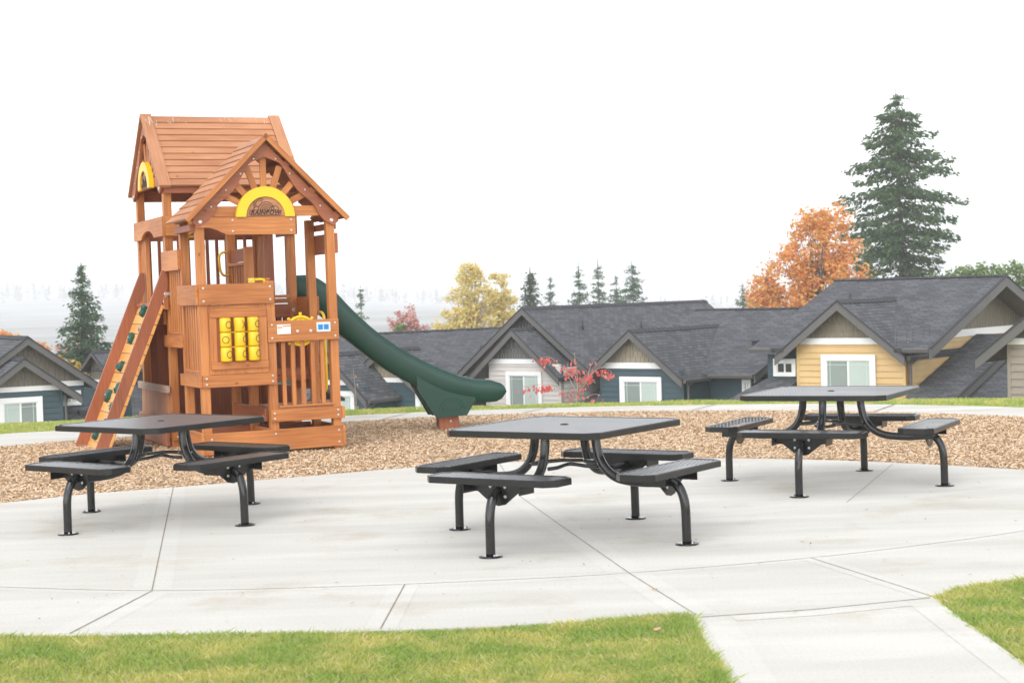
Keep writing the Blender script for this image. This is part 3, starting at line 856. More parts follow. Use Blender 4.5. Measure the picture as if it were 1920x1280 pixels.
# --- teal house, centre right
B = House('teal_house', 'teal house with tan shakes in its gable right of the red sapling', -38, (9.93, 50.0, -0.23))
sb = 0.80
rb = B.gable_front(-9.63, 0.30, 2.17, sb, 3.0, -11.2, -7.62, 0, (-1.08, -0.87), 'teal', 'shake_tan', -8, 4.0, roof_y1=9.9, win=(-10.30, -8.52, -2.6, -1.37), gut=((-7.46, sb, 3.05, 4.9),), seed=13)
rbm = B.gable_roof(10.8, 0.87, 4.55, 17, 0.352, 0.352, -11.6, -5.5, axis='x', barge=(False, True), gutters=((4.55, 0.352, -7.3, -5.5),), bw=0.2)
rbn = B.gable_roof(10.8, 0.868, 5.9, 15.6, 0.352, 0.352, -5.45, -3.05, axis='x', barge=(False, False))
B.core(-11.2, -5.9, 5.1, 16, -8, -1.55, 'teal')
B.cladding('siding', 'teal', lambda a, z, o: Vector((a, 5.09 - o, z)), lambda z: (-7.6, -5.9), -4, -1.5, 'lap', 0.19, 15)
B.cladding('siding', 'teal', lambda a, z, o: Vector((-7.615 + o, a, z)), lambda z: (3.42, 5.06), -4, -1.35, 'lap', 0.19, 16)
B.window(-6.25, -5.9, -2.3, -1.52, 5.05, 'pane_dark', 'pane_light', tw=0.09, grid=False)
B.downspout(-7.5, 3.45, -7, -1.48, 0.1)
vents(B, [(-6.9, 7.2, -0.36, 0, True), (-6.3, 6.9, -0.46, 0.36, False), (-5.7, 9.1, 0.3, 0.42, False), (-5.35, 9.2, 0.31, 0, True)], rbm)

# --- beige house, centre
C = House('beige_house', 'pale beige house with grey shakes and double gable behind the slide end', -38, (-0.01, 66.0, -1.23))
sc_ = 0.845
C.gable_front(0.0, 1.37, 2.31, sc_, 0.0, -1.52, 2.14, 0, (-0.06, 0.14), 'beige', 'shake_grey', -7, 4.0, roof_y1=4.0, win=(-0.60, 1.22, -1.9, -0.36), seed=21)
rc = C.gable_roof(-0.52, 2.20, -4.05, 3.1, 0.775, 0.775, 1.4, 15.9, barge=(True, False), gutters=())
pc = lambda z: (max(-3.3, -0.52 - (2.06 - z) / 0.775), min(2.4, -0.52 + (2.06 - z) / 0.775))
g = MB(); g.prism([(-3.0, -7), (2.2, -7), (2.2, -0.1), (-0.52, 2.02), (-3.0, 0.05)], (0, 1.95, 0), (1, 0, 0), (0, 0, 1), (0, 1, 0), 13); g.build('wall', 'beige', C.r)
C.cladding('gable_shakes', 'shake_grey', lambda a, z, o: Vector((a, 1.93 - o, z)), pc, 0.05, 2.05, 'shake', 0.215, 22)
C.cladding('siding', 'beige', lambda a, z, o: Vector((2.206 + o, a, z)), lambda z: (0.42, 13), -5, -0.2, 'lap', 0.19, 23)
q = MB(); q.box(-2.6, -1.55, 1.42, 1.9, -0.35, -0.17, 0); q.box(-2.45, -1.9, 1.5, 1.88, -0.75, -0.352, 0); q.build('bracket', 'grey_wood', C.r)
C.shed_roof([(2.25, -0.3, -2.3), (3.9, -0.3, -2.3), (3.9, 3.5, -0.9), (2.25, 3.5, -0.9)], name='lower_roof')
vents(C, [(0.75, 3.9, 1.2, 0.42, False), (0.85, 8.2, 1.1, 0.34, False), (1.55, 8.0, 0.58, 0.5, False)], rc)

# --- teal house behind the slide
D = House('low_teal_house', 'low teal house with grey roof seen beneath the green slide', -37, (-5.53, 56.0, -1.34))
sd_ = 0.885
D.gable_front(-1.12, 1.05, 1.77, sd_, 0.0, -2.6, 0.42, 0, (-0.06, 0.11), 'teal', 'shake_olive', -6, 1.5, roof_y1=1.75, win=(-1.75, -0.18, -1.5, -0.26), gut=((0.65, sd_, 0.05, 1.7),), seed=31)
D.gable_front(-0.05, 1.12, 2.2, 0.72, 1.45, -1.95, 2.1, 0, (-0.03, 0.13), 'teal', 'shake_tan', -6, 1.9, over=0.3, roof_y1=3.6, win=(1.42, 2.02, -1.15, -0.26), seed=33, wins=('pane_light', 'pane_light'))
D.core(-2.6, 1.2, 1.9, 3.4, -6, -0.5, 'teal')
D.downspout(0.5, 0.3, -6, -0.6, 0.1)

K = House('grey_roof_house', 'house of which only a long grey roof shows above the slide', 42, (-0.65, 79.0, -0.06))
rk = K.gable_roof(0.0, 0.0, -5.8, 5.8, 0.37, 0.37, -13.0, 1.3, axis='x', barge=(False, False))
K.core(-12.6, 1.0, -5.2, 5.2, -8, -2.1, 'teal')
vents(K, [(-1.6, -2.6, -0.96, 0.5, False), (-3.9, -3.2, -1.18, 0.5, False), (-3.4, -4.0, -1.45, 0, True)], rk)

# --- teal house at the left edge
Eh = House('corner_teal_house', 'teal house with olive shakes at the left edge of the photo', 32, (-15.59, 52.0, -1.27))
Eh.gable_front(0.05, 1.33, 1.82, 0.715, 0.0, -1.32, 1.35, 0, (0.26, 0.42), 'teal', 'shake_olive', -6, 5, roof_y1=5, win=(-0.74, 0.67, -1.0, 0.08), seed=41, barge_w=0.18, wins=('pane_light', 'pane_dark'))
Eh.gable_front(0.52, 1.98, 2.35, 0.71, 1.2, -1.4, 2.42, 0, (0.30, 0.47), 'teal', 'shake_olive', -6, 9, roof_y1=10, seed=43, barge_w=0.18)
Eh.window(1.66, 2.30, -0.35, 0.14, 1.515, 'pane_light', 'pane_light', tw=0.11, grid=False)
Eh.gable_roof(6.5, 1.97, 1.6, 12, 0.30, 0.30, -9, 0.4, axis='x', barge=(False, False))
Eh.shed_roof([(1.45, -0.2, -0.95), (3.3, -0.2, -0.95), (3.3, 1.53, -0.42), (1.45, 1.53, -0.42)], name='lower_roof')
Eh.downspout(1.44, 0.36, -6, 0.02, 0.1)
q = MB(); q.box(2.0, 2.3, 0.7, 0.95, -0.66, -0.50); q.build('roof_vent', 'pipe', Eh.r)

# --- far house behind the climbing wall
F = House('far_grey_house', 'small grey roofed house behind the climbing wall', -38, (-15.62, 62.0, -0.92))
F.r.matrix_world = F.r.matrix_world @ Matrix.Scale(0.827, 4)
F.gable_front(-0.62, 1.02, 0.95, 0.88, 0.0, -1.2, -0.1, 0, (-0.5, -0.3), 'teal', 'shake_olive', -4, 2, roof_y1=3.5, seed=51, barge_w=0.14)
F.gable_roof(5.0, 1.0, 0.35, 10, 0.17, 0.17, -3.2, 7.0, axis='x', barge=(False, False))
F.core(-3.0, 6.5, 0.9, 9.5, -5, 0.05, 'teal')

# --- long roof seen through the play tower
Hh = House('long_roof_house', 'teal house with a long grey roof seen through the play tower', 14, (-12.1, 58.0, -1.6))
Hh.gable_roof(7.0, 1.15, -0.2, 14, 0.33, 0.33, -1.4, 6.2, axis='x', barge=(False, False), gutters=((-0.2, 0.33, -1.4, 6.2),))
Hh.core(-1.1, 5.9, 0.4, 13.5, -6, -1.35, 'teal')
Hh.cladding('siding', 'teal', lambda a, z, o: Vector((a, 0.39 - o, z)), lambda z: (-1.1, 5.9), -4, -1.35, 'lap', 0.19, 61)

# --- salmon shed
S = House('salmon_shed', 'small salmon sided shed glimpsed between the play tower posts', -20, (-6.05, 40.0, -0.75))
S.core(-0.95, 0.95, 0, 2.0, -6, -0.15, 'salmon')
S.cladding('siding', 'salmon', lambda a, z, o: Vector((a, -0.003 - o, z)), lambda z: (-0.95, 0.95), -4, -0.15, 'lap', 0.14, 71)
S.gable_roof(1.0, 0.2, -0.2, 2.2, 0.3, 0.3, -1.05, 1.05, axis='x', barge=(False, False), cap=False, t=0.08)

# ------------------------------------------------------------------ play tower
PS = thing('play_tower', 'cedar stained wooden play tower with gabled roofs, climbing wall and green slide', 'playset', (-3.227, 17.111, 0), 0.423)
ROOT = PS
def part(mb, name, mats, parent=None, bevel=0.004):
    return mb.build(name, mats, parent or PS, bevel)
BO = 'bolt'
def bolts(mb, pts, n, r=0.013, m=1):
    for p in pts: mb.disc(p, n, r, 0.008, 8, m)

HP = 0.045
posts = {'F1': (0, 0, 2.50), 'F2': (0, .72, 2.50), 'F3': (1.42, 0, 2.50), 'F4': (1.42, .72, 2.50), 'C1': (.725, 0, 1.83), 'C2': (.71, .72, 2.22),
         'T1': (0, 1.47, 2.98), 'Tm': (.71, 1.47, 2.58), 'T3': (1.42, 1.47, 2.98), 'T2': (0, 2.92, 2.98), 'Tb': (.71, 2.92, 2.58), 'T4': (1.42, 2.92, 2.98)}
for k, (x, y, h) in posts.items():
    mb = MB(); mb.box(x - HP, x + HP, y - HP, y + HP, -0.05, h)
    if k == 'T3': bolts(mb, [(x - 0.0, y - HP - 0.001, 1.50)], (0, -1, 0), 0.026)
    part(mb, 'post', ['cedar', BO])

def fbeam(name, x0, x1, z0, z1, y=-0.078, t=0.033, bl=(), m='cedar'):
    mb = MB(); mb.box(x0, x1, y, y + t, z0, z1)
    bolts(mb, [(a, y + 0.001, b) for a, b in bl], (0, -1, 0))
    return part(mb, name, [m, BO])
def sbeam(name, y0, y1, z0, z1, x=-0.078, t=0.033, m='cedar'):
    mb = MB(); mb.box(x, x + t, y0, y1, z0, z1); return part(mb, name, [m, BO])
# front boards
fbeam('base_beam', -0.043, 1.462, 0.03, 0.253, bl=((0.03, 0.19), (0.72, 0.205), (1.42, 0.20), (1.42, 0.075)))
fbeam('deck_beam', 0.678, 1.462, 0.33, 0.457, bl=((0.715, 0.42), (0.715, 0.365), (1.42, 0.42), (1.42, 0.365)))
fbeam('deck_beam', -0.043, 0.752, 0.732, 0.86, bl=((0.0, 0.825), (0.0, 0.765), (0.71, 0.825), (0.71, 0.765)))
fbeam('top_rail', -0.045, 0.752, 1.595, 1.81, bl=((0.0, 1.77), (0.0, 1.635), (0.715, 1.77), (0.715, 1.635)))
mb = MB(); mb.box(0.675, 1.462, -0.078, -0.045, 1.18, 1.402)
bolts(mb, [(0.72, -0.077, 1.36), (0.72, -0.077, 1.22), (1.42, -0.077, 1.36), (1.42, -0.077, 1.22)], (0, -1, 0))
bolts(mb, [(1.0, -0.077, 1.284), (1.147, -0.077, 1.283)], (0, -1, 0), 0.017)
part(mb, 'guard_rail', ['cedar', BO])
# left side boards
sbeam('base_beam', -0.078, 0.765, 0.03, 0.262); sbeam('deck_beam', -0.078, 0.80, 0.735, 0.862); sbeam('top_rail', -0.045, 0.81, 1.595, 1.81)
sbeam('deck_beam', 0.70, 1.54, 1.14, 1.272); sbeam('top_rail', 0.71, 1.525, 1.985, 2.207)
# right side boards
sbeam('base_beam', -0.078, 0.765, 0.03, 0.25, x=1.465); sbeam('deck_beam', -0.078, 0.78, 0.325, 0.455, x=1.465); sbeam('top_rail', -0.05, 0.77, 2.11, 2.325, x=1.465, m='cedar_dark')
sbeam('deck_beam', 0.70, 1.54, 0.60, 0.73, x=1.465); sbeam('guard_rail', 0.70, 1.54, 1.44, 1.65, x=1.465)
sbeam('deck_beam', 0.045, 0.675, 0.735, 0.862, x=0.755); sbeam('top_rail', 0.045, 0.70, 1.60, 1.84, x=0.70, m='cedar')
# base frame behind and dividers
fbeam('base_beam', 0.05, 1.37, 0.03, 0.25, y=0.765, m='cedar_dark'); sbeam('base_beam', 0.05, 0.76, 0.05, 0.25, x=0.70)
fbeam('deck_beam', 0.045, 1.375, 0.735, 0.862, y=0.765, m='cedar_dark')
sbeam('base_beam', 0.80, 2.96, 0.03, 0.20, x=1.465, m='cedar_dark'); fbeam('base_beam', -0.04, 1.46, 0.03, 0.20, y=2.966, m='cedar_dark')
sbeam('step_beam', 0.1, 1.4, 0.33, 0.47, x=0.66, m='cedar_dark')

# decks
def deck(x0, x1, y0, y1, z, n):
    mb = MB(); s = (y1 - y0) / n
    for i in range(n): mb.box(x0, x1, y0 + i * s + 0.004, y0 + (i + 1) * s - 0.004, z - 0.03, z)
    return part(mb, 'deck', ['cedar_roof'])
deck(0.76, 1.46, -0.04, 0.76, 0.478, 6); deck(-0.04, 0.70, -0.04, 0.76, 0.885, 6)
deck(-0.04, 0.70, 0.78, 1.40, 1.285, 5); deck(0.78, 1.46, 0.78, 1.40, 0.745, 5); deck(-0.04, 1.46, 1.42, 2.96, 1.575, 11)
fbeam('deck_ledge', 0.775, 1.40, 0.4785, 0.497, y=-0.055, t=0.06)
fbeam('tower_rail', 0.76, 1.37, 1.586, 1.64, y=1.405); fbeam('tower_rail', 0.76, 1.37, 1.648, 1.682, y=1.39, t=0.06); fbeam('deck_beam', 0.76, 1.37, 1.42, 1.545, y=1.40, m='cedar_dark')
fbeam('deck_beam', -0.04, 1.46, 1.42, 1.545, y=2.966, m='cedar_dark'); sbeam('deck_beam', 1.42, 2.966, 1.42, 1.545, x=1.465, m='cedar_dark'); sbeam('deck_beam', 1.52, 2.87, 1.39, 1.545, x=-0.078, m='cedar')

# railings of slats: each railing is one part
def slats(pts, z0, z1, s=0.036, name='slat_railing', m='cedar'):
    mb = MB()
    for x, y in pts: mb.box(x - s / 2, x + s / 2, y - s / 2, y + s / 2, z0, z1)
    return part(mb, name, [m], bevel=0.003)
slats([(x, 0.0) for x in (0.852, 0.957, 1.066, 1.176, 1.285)], 0.497, 1.22, 0.044)
slats([(0.0, 0.045 + 0.028 + i * 0.105) for i in range(6)], 0.89, 1.62, 0.062)
slats([(0.0, 0.79 + i * 0.105) for i in range(6)], 1.29, 2.0, 0.062)
sbeam('ledge', 0.05, 0.67, 0.886, 0.91, x=-0.05, t=0.08); sbeam('ledge', 0.77, 1.42, 1.286, 1.31, x=-0.05, t=0.08)
slats([(0.0, 2.86), (0.0, 2.78), (0.0, 2.70), (0.0, 2.62)], 1.58, 2.42, 0.05)
slats([(0.0, 1.54), (0.0, 1.62)], 1.58, 2.42, 0.05)
slats([(0.09 + i * 0.118, 2.92) for i in range(12) if abs(0.09 + i * 0.118 - 0.71) > 0.06], 1.58, 2.42, 0.036, m='cedar_dark')
slats([(1.42, 2.84 - i * 0.062) for i in range(8)], 1.58, 2.42, 0.044)
slats([(1.42, 1.62)], 1.66, 2.42, 0.04)
mb = MB(); mb.box(1.385, 1.455, 2.30, 2.37, 1.58, 2.42); part(mb, 'slide_post', ['cedar_dark'])
# inner railing between the centre posts
sbeam('inner_rail', 0.765, 1.425, 2.065, 2.21, x=0.70, t=0.03, m='cedar_dark'); sbeam('inner_ledge', 0.765, 1.425, 2.02, 2.055, x=0.66, t=0.10)
slats([(0.71, 0.83 + i * 0.105) for i in range(6)], 0.75, 2.02, 0.05)
mb = MB(); mb.box(0.70, 0.755, 0.045, 0.66, 1.842, 1.862); part(mb, 'post_cap', ['cedar'])
slats([(0.725, 0.10 + i * 0.1) for i in range(6)], 0.89, 1.60, 0.05, m='cedar_dark')
slats([(0.82 + i * 0.085, 1.47) for i in range(7)], 0.75, 1.42, 0.06, m='cedar_dark')
slats([(1.42, 0.82 + i * 0.1) for i in range(6)], 0.75, 1.45, 0.05, m='cedar_dark')

# arched boards: gable beam in front and round the tower head
def arched(name, O, A, N, L, z0, z1, a0, a1, zt, m='cedar', bl=()):
    n = 14
    poly = [(0, z1), (0, z0)]
    for i in range(n + 1):
        t = i / n; a = a0 + (a1 - a0) * t
        poly.append((a, z0 + (zt - z0) * math.sin(math.pi * t) ** 0.62))
    poly += [(L, z0), (L, z1)]
    mb = MB(); mb.prism(poly, O, A, (0, 0, 1), N, 0.033)
    return part(mb, name, [m, BO], bevel=0.003)
arched('tower_beam', (-0.045, 2.98, 0), (0, -1, 0), (-1, 0, 0), 1.58, 2.385, 2.605, 0.42, 1.11, 2.477)
arched('tower_beam', (-0.043, 1.425, 0), (1, 0, 0), (0, -1, 0), 1.505, 2.385, 2.605, 0.26, 1.25, 2.50)
arched('tower_beam', (-0.043, 2.966, 0), (1, 0, 0), (0, 1, 0), 1.505, 2.385, 2.605, 0.5, 1.0, 2.39, m='cedar_dark')
arched('tower_beam', (1.466, 1.43, 0), (0, 1, 0), (1, 0, 0), 1.53, 2.385, 2.605, 0.4, 1.1, 2.477, m='cedar_dark')
mb = MB()
mb.prism([(-0.043, 2.505), (-0.043, 2.40), (0.04, 2.402), (0.10, 2.398), (0.16, 2.380), (0.22, 2.352), (0.277, 2.325), (1.022, 2.318), (1.022, 2.505)], (0, -0.045, 0), (1, 0, 0), (0, 0, 1), (0, -1, 0), 0.033)
bolts(mb, [(0.34, -0.0775, 2.475), (0.34, -0.0775, 2.36), (0.975, -0.0775, 2.475), (0.975, -0.0775, 2.36)], (0, -1, 0))
part(mb, 'gable_beam', ['cedar', BO], bevel=0.003)
mb = MB(); mb.box(1.023, 1.045, -0.06, 0.70, 2.316, 2.50); part(mb, 'gable_beam', ['cedar_dark'])
mb = MB(); mb.box(-0.10, -0.045, 0.0, 0.72, 2.37, 2.44); part(mb, 'eave_beam', ['cedar_dark'])
mb = MB(); mb.box(1.466, 1.50, 0.0, 0.72, 2.37, 2.44); part(mb, 'eave_beam', ['cedar_dark'])

# ---- roofs: plank slopes, barge boards, sunburst gables
def plank_roof(name, O, A, N, c, zr, half, depth, n=11, drop=None, rake=0.0, poo=False):
    """ridge along N (start O), across direction A; c: across coordinate of the ridge"""
    O, A, N = Vector(O), Vector(A), Vector(N)
    Z = Vector((0, 0, 1)); mb = MB()
    ang = math.radians(45)
    for sg in (-1, 1):
        sdv = (A * sg * math.cos(ang) - Z * math.sin(ang)).normalized()      # down the slope
        nv = (A * sg * math.sin(ang) + Z * math.cos(ang)).normalized()
        L = half / math.cos(ang); pw = L / n
        base = O + A * c + Z * zr
        for i in range(n):
            s0, s1 = i * pw, (i + 1) * pw + 0.012
            lo, hi = 0.010, 0.024
            a, b = rake, depth - rake
            p0 = base + sdv * s0; p1 = base + sdv * s1
            t = 0.022
            q = [p0 + N * a + nv * (lo - t), p1 + N * a + nv * (hi - t), p1 + N * a + nv * hi, p0 + N * a + nv * lo]
            u = random.uniform(0, 40); v = random.uniform(0, 40)
            k = [x + N * (b - a) for x in q]
            D = b - a
            mb.face([q[3], q[2], k[2], k[3]], [(u, v), (u, v + pw), (u + D, v + pw), (u + D, v)])
            mb.face([q[2], q[1], k[1], k[2]], [(u, v), (u, v + .02), (u + D, v + .02), (u + D, v)])
            mb.face([q[0], k[0], k[1], q[1]], [(u, v), (u + D, v), (u + D, v + pw), (u, v + pw)], 1)
            for e in (q, k): mb.face([e[0], e[1], e[2], e[3]], [(u, v), (u, v + pw), (u + .02, v + pw), (u + .02, v)])
        if rake:
            for d0, d1 in ((0, rake), (depth - rake, depth)):
                p = base + N * (d0 + d1) / 2 + sdv * (L / 2 + 0.005) + nv * 0.014
                mb.obox(p, sdv * (L / 2 + 0.02), N * ((d1 - d0) / 2 - 0.003), nv * 0.018)
        else:
            # front fascia strip on the slope edge
            p = base + N * (-0.018) + sdv * (L / 2) + nv * 0.002
            mb.obox(p, sdv * (L / 2 + 0.02), N * 0.018, nv * 0.026, 2)
        # purlins underneath
        for f in (0.3, 0.62, 0.93):
            p = base + N * depth / 2 + sdv * (L * f) - nv * 0.04
            mb.obox(p, N * (depth / 2 - 0.05), sdv * 0.035, nv * 0.02, 1)
    if poo:
        rr = random.Random(5)
        for i in range(22):
            a = rr.choice([rr.uniform(0.12, 0.55), rr.uniform(0.9, 1.5), rr.uniform(0.02, 0.1)]); s0 = rr.uniform(0.02, 0.14); l = rr.uniform(0.02, 0.11); wd = rr.uniform(0.0015, 0.0055)
            sdv = (A * math.cos(ang) - Z * math.sin(ang)); nv = (A * math.sin(ang) + Z * math.cos(ang))
            b = O + A * c + Z * zr + N * a + nv * 0.0345
            d = sdv + N * rr.uniform(-0.35, 0.35)
            mb.face([b + sdv * s0 - N * wd, b + sdv * s0 + N * wd, b + sdv * s0 + d * l + N * wd * 0.4, b + sdv * s0 + d * l - N * wd * 0.4], m=3)
    return part(mb, name, ['cedar_roof', 'cedar_dark', 'cedar', 'stain'], bevel=0.0)

inner_r = [(0.0, 3.137), (0.085, 3.105), (0.172, 3.062), (0.232, 2.97), (0.278, 2.89), (0.355, 2.778), (0.46, 2.689), (0.532, 2.617), (0.572, 2.536), (0.604, 2.495), (0.645, 2.454), (0.735, 2.405)]
def gable(parent, O, A, N, dz=0.0, c=0.712, th=0.034):
    """barge boards with wavy inner edge, cross beam, rays, sun arch and logo plate. O origin of the gable plane, N outward."""
    O, A, N = Vector(O), Vector(A), Vector(N); Z = Vector((0, 0, 1))
    wav = [(p.x, p.y) for p in spline(inner_r, 4)]
    for sg in (-1, 1):
        poly = [(c + sg * a, b + dz) for a, b in wav] + [(c + sg * 0.795, 2.452 + dz), (c + sg * 0.775, 2.520 + dz), (c, 3.295 + dz)]
        mb = MB(); mb.prism(poly, O, A, Z, N, th)
        bl = []
        for t in (0.12, 0.32, 0.54, 0.76):
            bl.append(O + A * (c + sg * (0.03 + 0.74 * t)) + Z * (3.295 - 0.78 * t - 0.085 + dz) + N * (th - 0.001))
        bolts(mb, bl, N, 0.010)
        bolts(mb, [O + A * (c + sg * 0.715) + Z * (2.462 + dz) + N * (th - 0.001)], N, 0.022)
        part(mb, 'barge_board', ['cedar_dark', BO], parent, 0.003)
    mb = MB(); mb.obox(O + A * c + Z * (2.567 + dz) + N * (-0.018), A * 0.60, N * 0.016, Z * 0.055); part(mb, 'cross_beam', ['cedar'], parent)
    for ang in (27, 48, 71, 90, 109, 132, 153):
        a = R(ang); d = A * math.cos(a) + Z * math.sin(a); wv = A * -math.sin(a) + Z * math.cos(a)
        r1 = {27: 0.56, 48: 0.46, 71: 0.55, 90: 0.62, 109: 0.55, 132: 0.46, 153: 0.56}[ang]
        cc = O + A * (c - 0.012) + Z * (2.52 + dz)
        mb = MB(); mb.obox(cc + d * (0.24 + r1) / 2 + N * (-0.010 if ang % 2 else -0.012), d * (r1 - 0.24) / 2, wv * 0.034, N * 0.009)
        part(mb, 'gable_ray', ['cedar'], parent, 0.003)
    # yellow arch
    n = 24; cx, cz = c - 0.015, 2.507 + dz
    poly = [(cx + 0.318 * math.cos(math.pi * i / n), cz + 0.318 * math.sin(math.pi * i / n)) for i in range(n + 1)] + [(cx + 0.212 * math.cos(math.pi * i / n), cz + 0.212 * math.sin(math.pi * i / n)) for i in range(n, -1, -1)]
    mb = MB(); mb.prism(poly, O + N * 0.0, A, Z, N, 0.055, 0); part(mb, 'sun_arch', ['yellow'], parent, 0.012)
    poly = [(cx + 0.214 * math.cos(math.pi * i / n), cz + 0.006 + 0.214 * math.sin(math.pi * i / n)) for i in range(n + 1)]
    mb = MB(); mb.prism(poly, O, A, Z, N, 0.038); pl = part(mb, 'logo_plate', ['cedar_roof'], parent, 0.002)
    # engraved emblem: sun with rays, rainbow, clouds and word panel
    e = MB(); r = 0.0034
    def P3(a, b): return O + A * (cx + a) + Z * (cz + b) + N * 0.039
    def arc_(ca, cb, rad, a0, a1, k=14): e.tube([P3(ca + rad * math.cos(R(a0 + (a1 - a0) * i / k)), cb + rad * math.sin(R(a0 + (a1 - a0) * i / k))) for i in range(k + 1)], r, 6)
    for rad in (0.085, 0.062, 0.040, 0.020): arc_(0.01, 0.070, rad, 0, 180)
    arc_(-0.062, 0.133, 0.040, 40, 222)
    for i in range(16):
        a = R(48 + i * 11); e.tube([P3(-0.062 + 0.052 * math.cos(a), 0.133 + 0.052 * math.sin(a)), P3(-0.062 + 0.070 * math.cos(a), 0.133 + 0.070 * math.sin(a))], r * 0.8, 5)
    arc_(-0.092, 0.075, 0.034, 50, 185); arc_(0.11, 0.078, 0.036, 0, 150); arc_(0.078, 0.088, 0.022, 60, 170)
    pth = []
    for i in range(13): pth.append(P3(0.145 + 0.026 * math.cos(R(-90 + 15 * i)), 0.042 + 0.026 * math.sin(R(-90 + 15 * i))))
    for i in range(13): pth.append(P3(-0.145 + 0.026 * math.cos(R(90 + 15 * i)), 0.042 + 0.026 * math.sin(R(90 + 15 * i))))
    e.tube(pth, r, 6, closed=True)
    e.build('engraving', 'engrave', pl)
    tx = bpy.data.curves.new('lettering', 'FONT'); tx.body = 'RAINBOW'; tx.size = 0.056; tx.align_x = 'CENTER'; tx.align_y = 'CENTER'; tx.shear = 0.3; tx.offset = 0.0026; tx.extrude = 0.002; tx.space_character = 1.12
    tx.materials.append(M['engrave'])
    tmp = bpy.data.objects.new('tmp', tx); COL.objects.link(tmp)
    bpy.context.view_layer.update()
    me = bpy.data.meshes.new_from_object(tmp.evaluated_get(bpy.context.evaluated_depsgraph_get()))
    bpy.data.objects.remove(tmp)
    if not me.materials: me.materials.append(M['engrave'])
    to = bpy.data.objects.new('lettering', me); COL.objects.link(to); to.parent = pl
    p = P3(0.0, 0.042)
    to.matrix_local = Matrix(((A.x, 0, N.x, p.x), (A.y, 0, N.y, p.y), (0, 1, 0, p.z), (0, 0, 0, 1)))
    to.scale = (1.12, 0.95, 1)
    return

rf = plank_roof('front_roof', (0, -0.135, 0), (1, 0, 0), (0, 1, 0), 0.712, 3.345, 0.86, 0.955, 11)
gable(rf, (0, -0.045, 0), (1, 0, 0), (0, -1, 0))
rm = plank_roof('main_roof', (-0.112, 0, 0), (0, -1, 0), (1, 0, 0), -2.195, 3.805, 0.865, 1.67, 11, rake=0.135, poo=True)
gable(rm, (-0.045, 2.907, 0), (0, -1, 0), (-1, 0, 0), dz=0.455)
gable(rm, (1.466, 1.483, 0), (0, 1, 0), (1, 0, 0), dz=0.455)
mb = MB()
for y in (1.385, 2.985):
    mb = MB(); mb.box(-0.04, 1.46, y - 0.02, y + 0.02, 2.86, 2.97); part(mb, 'eave_beam', ['cedar_dark'], rm)

# ---- noughts and crosses panel
tp = MB(); tp.box(0.046, 0.68, -0.044, -0.012, 0.862, 1.594); tpo = part(tp, 'game_panel', ['cedar'])
f = MB(); ap = [(0.057, 1.459), (0.668, 1.459), (0.669, 1.534)] + [(0.669 - 0.612 * t, 1.532 + 0.047 * math.sin(math.pi * t)) for t in [i / 12 for i in range(1, 12)]] + [(0.057, 1.530)]
f.prism(ap, (0, -0.046, 0), (1, 0, 0), (0, 0, 1), (0, -1, 0), 0.03); part(f, 'top_frame', ['cedar'], tpo, 0.003)
f = MB(); f.box(0.058, 0.674, -0.076, -0.046, 0.917, 0.993); part(f, 'bottom_frame', ['cedar'], tpo)
for x0, x1 in ((0.056, 0.130), (0.580, 0.671)):
    f = MB(); f.box(x0, x1, -0.066, -0.046, 0.993, 1.459); part(f, 'side_frame', ['cedar'], tpo)
f = MB(); f.box(0.130, 0.580, -0.0475, -0.046, 0.993, 1.459); part(f, 'dark_inset_sheet', ['cedar_dark'], tpo, 0)  # thin red-brown sheet on the panel face, in place of an opening
f = MB()
for z in (1.302, 1.148): f.tube([(0.165, -0.098, z), (0.56, -0.098, z)], 0.006, 6)
part(f, 'axle', ['yellow'], tpo, 0)
marks = [['O3', 'X5', 'O5'], ['O0', 'O6', 'O5'], ['O3', 'O5', 'O5']]
for r_ in range(3):
    for c_ in range(3):
        cxx = (0.2135, 0.3635, 0.510)[c_]; z0 = (1.307, 1.152, 0.998)[r_]; z1 = z0 + 0.148
        cy = -0.098; rad = 0.0585
        t = MB()
        n = 24
        zz_ = [z0, z0 + 0.006, z0 + 0.012, z1 - 0.012, z1 - 0.006, z1]; rr_ = [rad * 0.86, rad * 0.96, rad, rad, rad * 0.96, rad * 0.86]
        t.tube([(cxx, cy, z) for z in zz_], rr_, n)
        k, off = marks[r_][c_][0], int(marks[r_][c_][1])
        a0 = -90 + (off * 9.5 if off else -14)
        zc = (z0 + z1) / 2
        def on(da, dz_):
            a = R(a0) + da / rad
            return (cxx + (rad + 0.0005) * math.cos(a), cy + (rad + 0.0005) * math.sin(a), zc + dz_)
        if k == 'O':
            t.tube([on(0.036 * math.cos(2 * math.pi * i / 20), 0.036 * math.sin(2 * math.pi * i / 20)) for i in range(20)], 0.0036, 6, 1, closed=True)
        else:
            for q in (-1, 1): t.tube([on(-0.030 + 0.06 * i / 8, q * (-0.040 + 0.08 * i / 8)) for i in range(9)], 0.0036, 6, 1)
        part(t, 'turning_block', ['yellow', 'engrave'], tpo, 0)

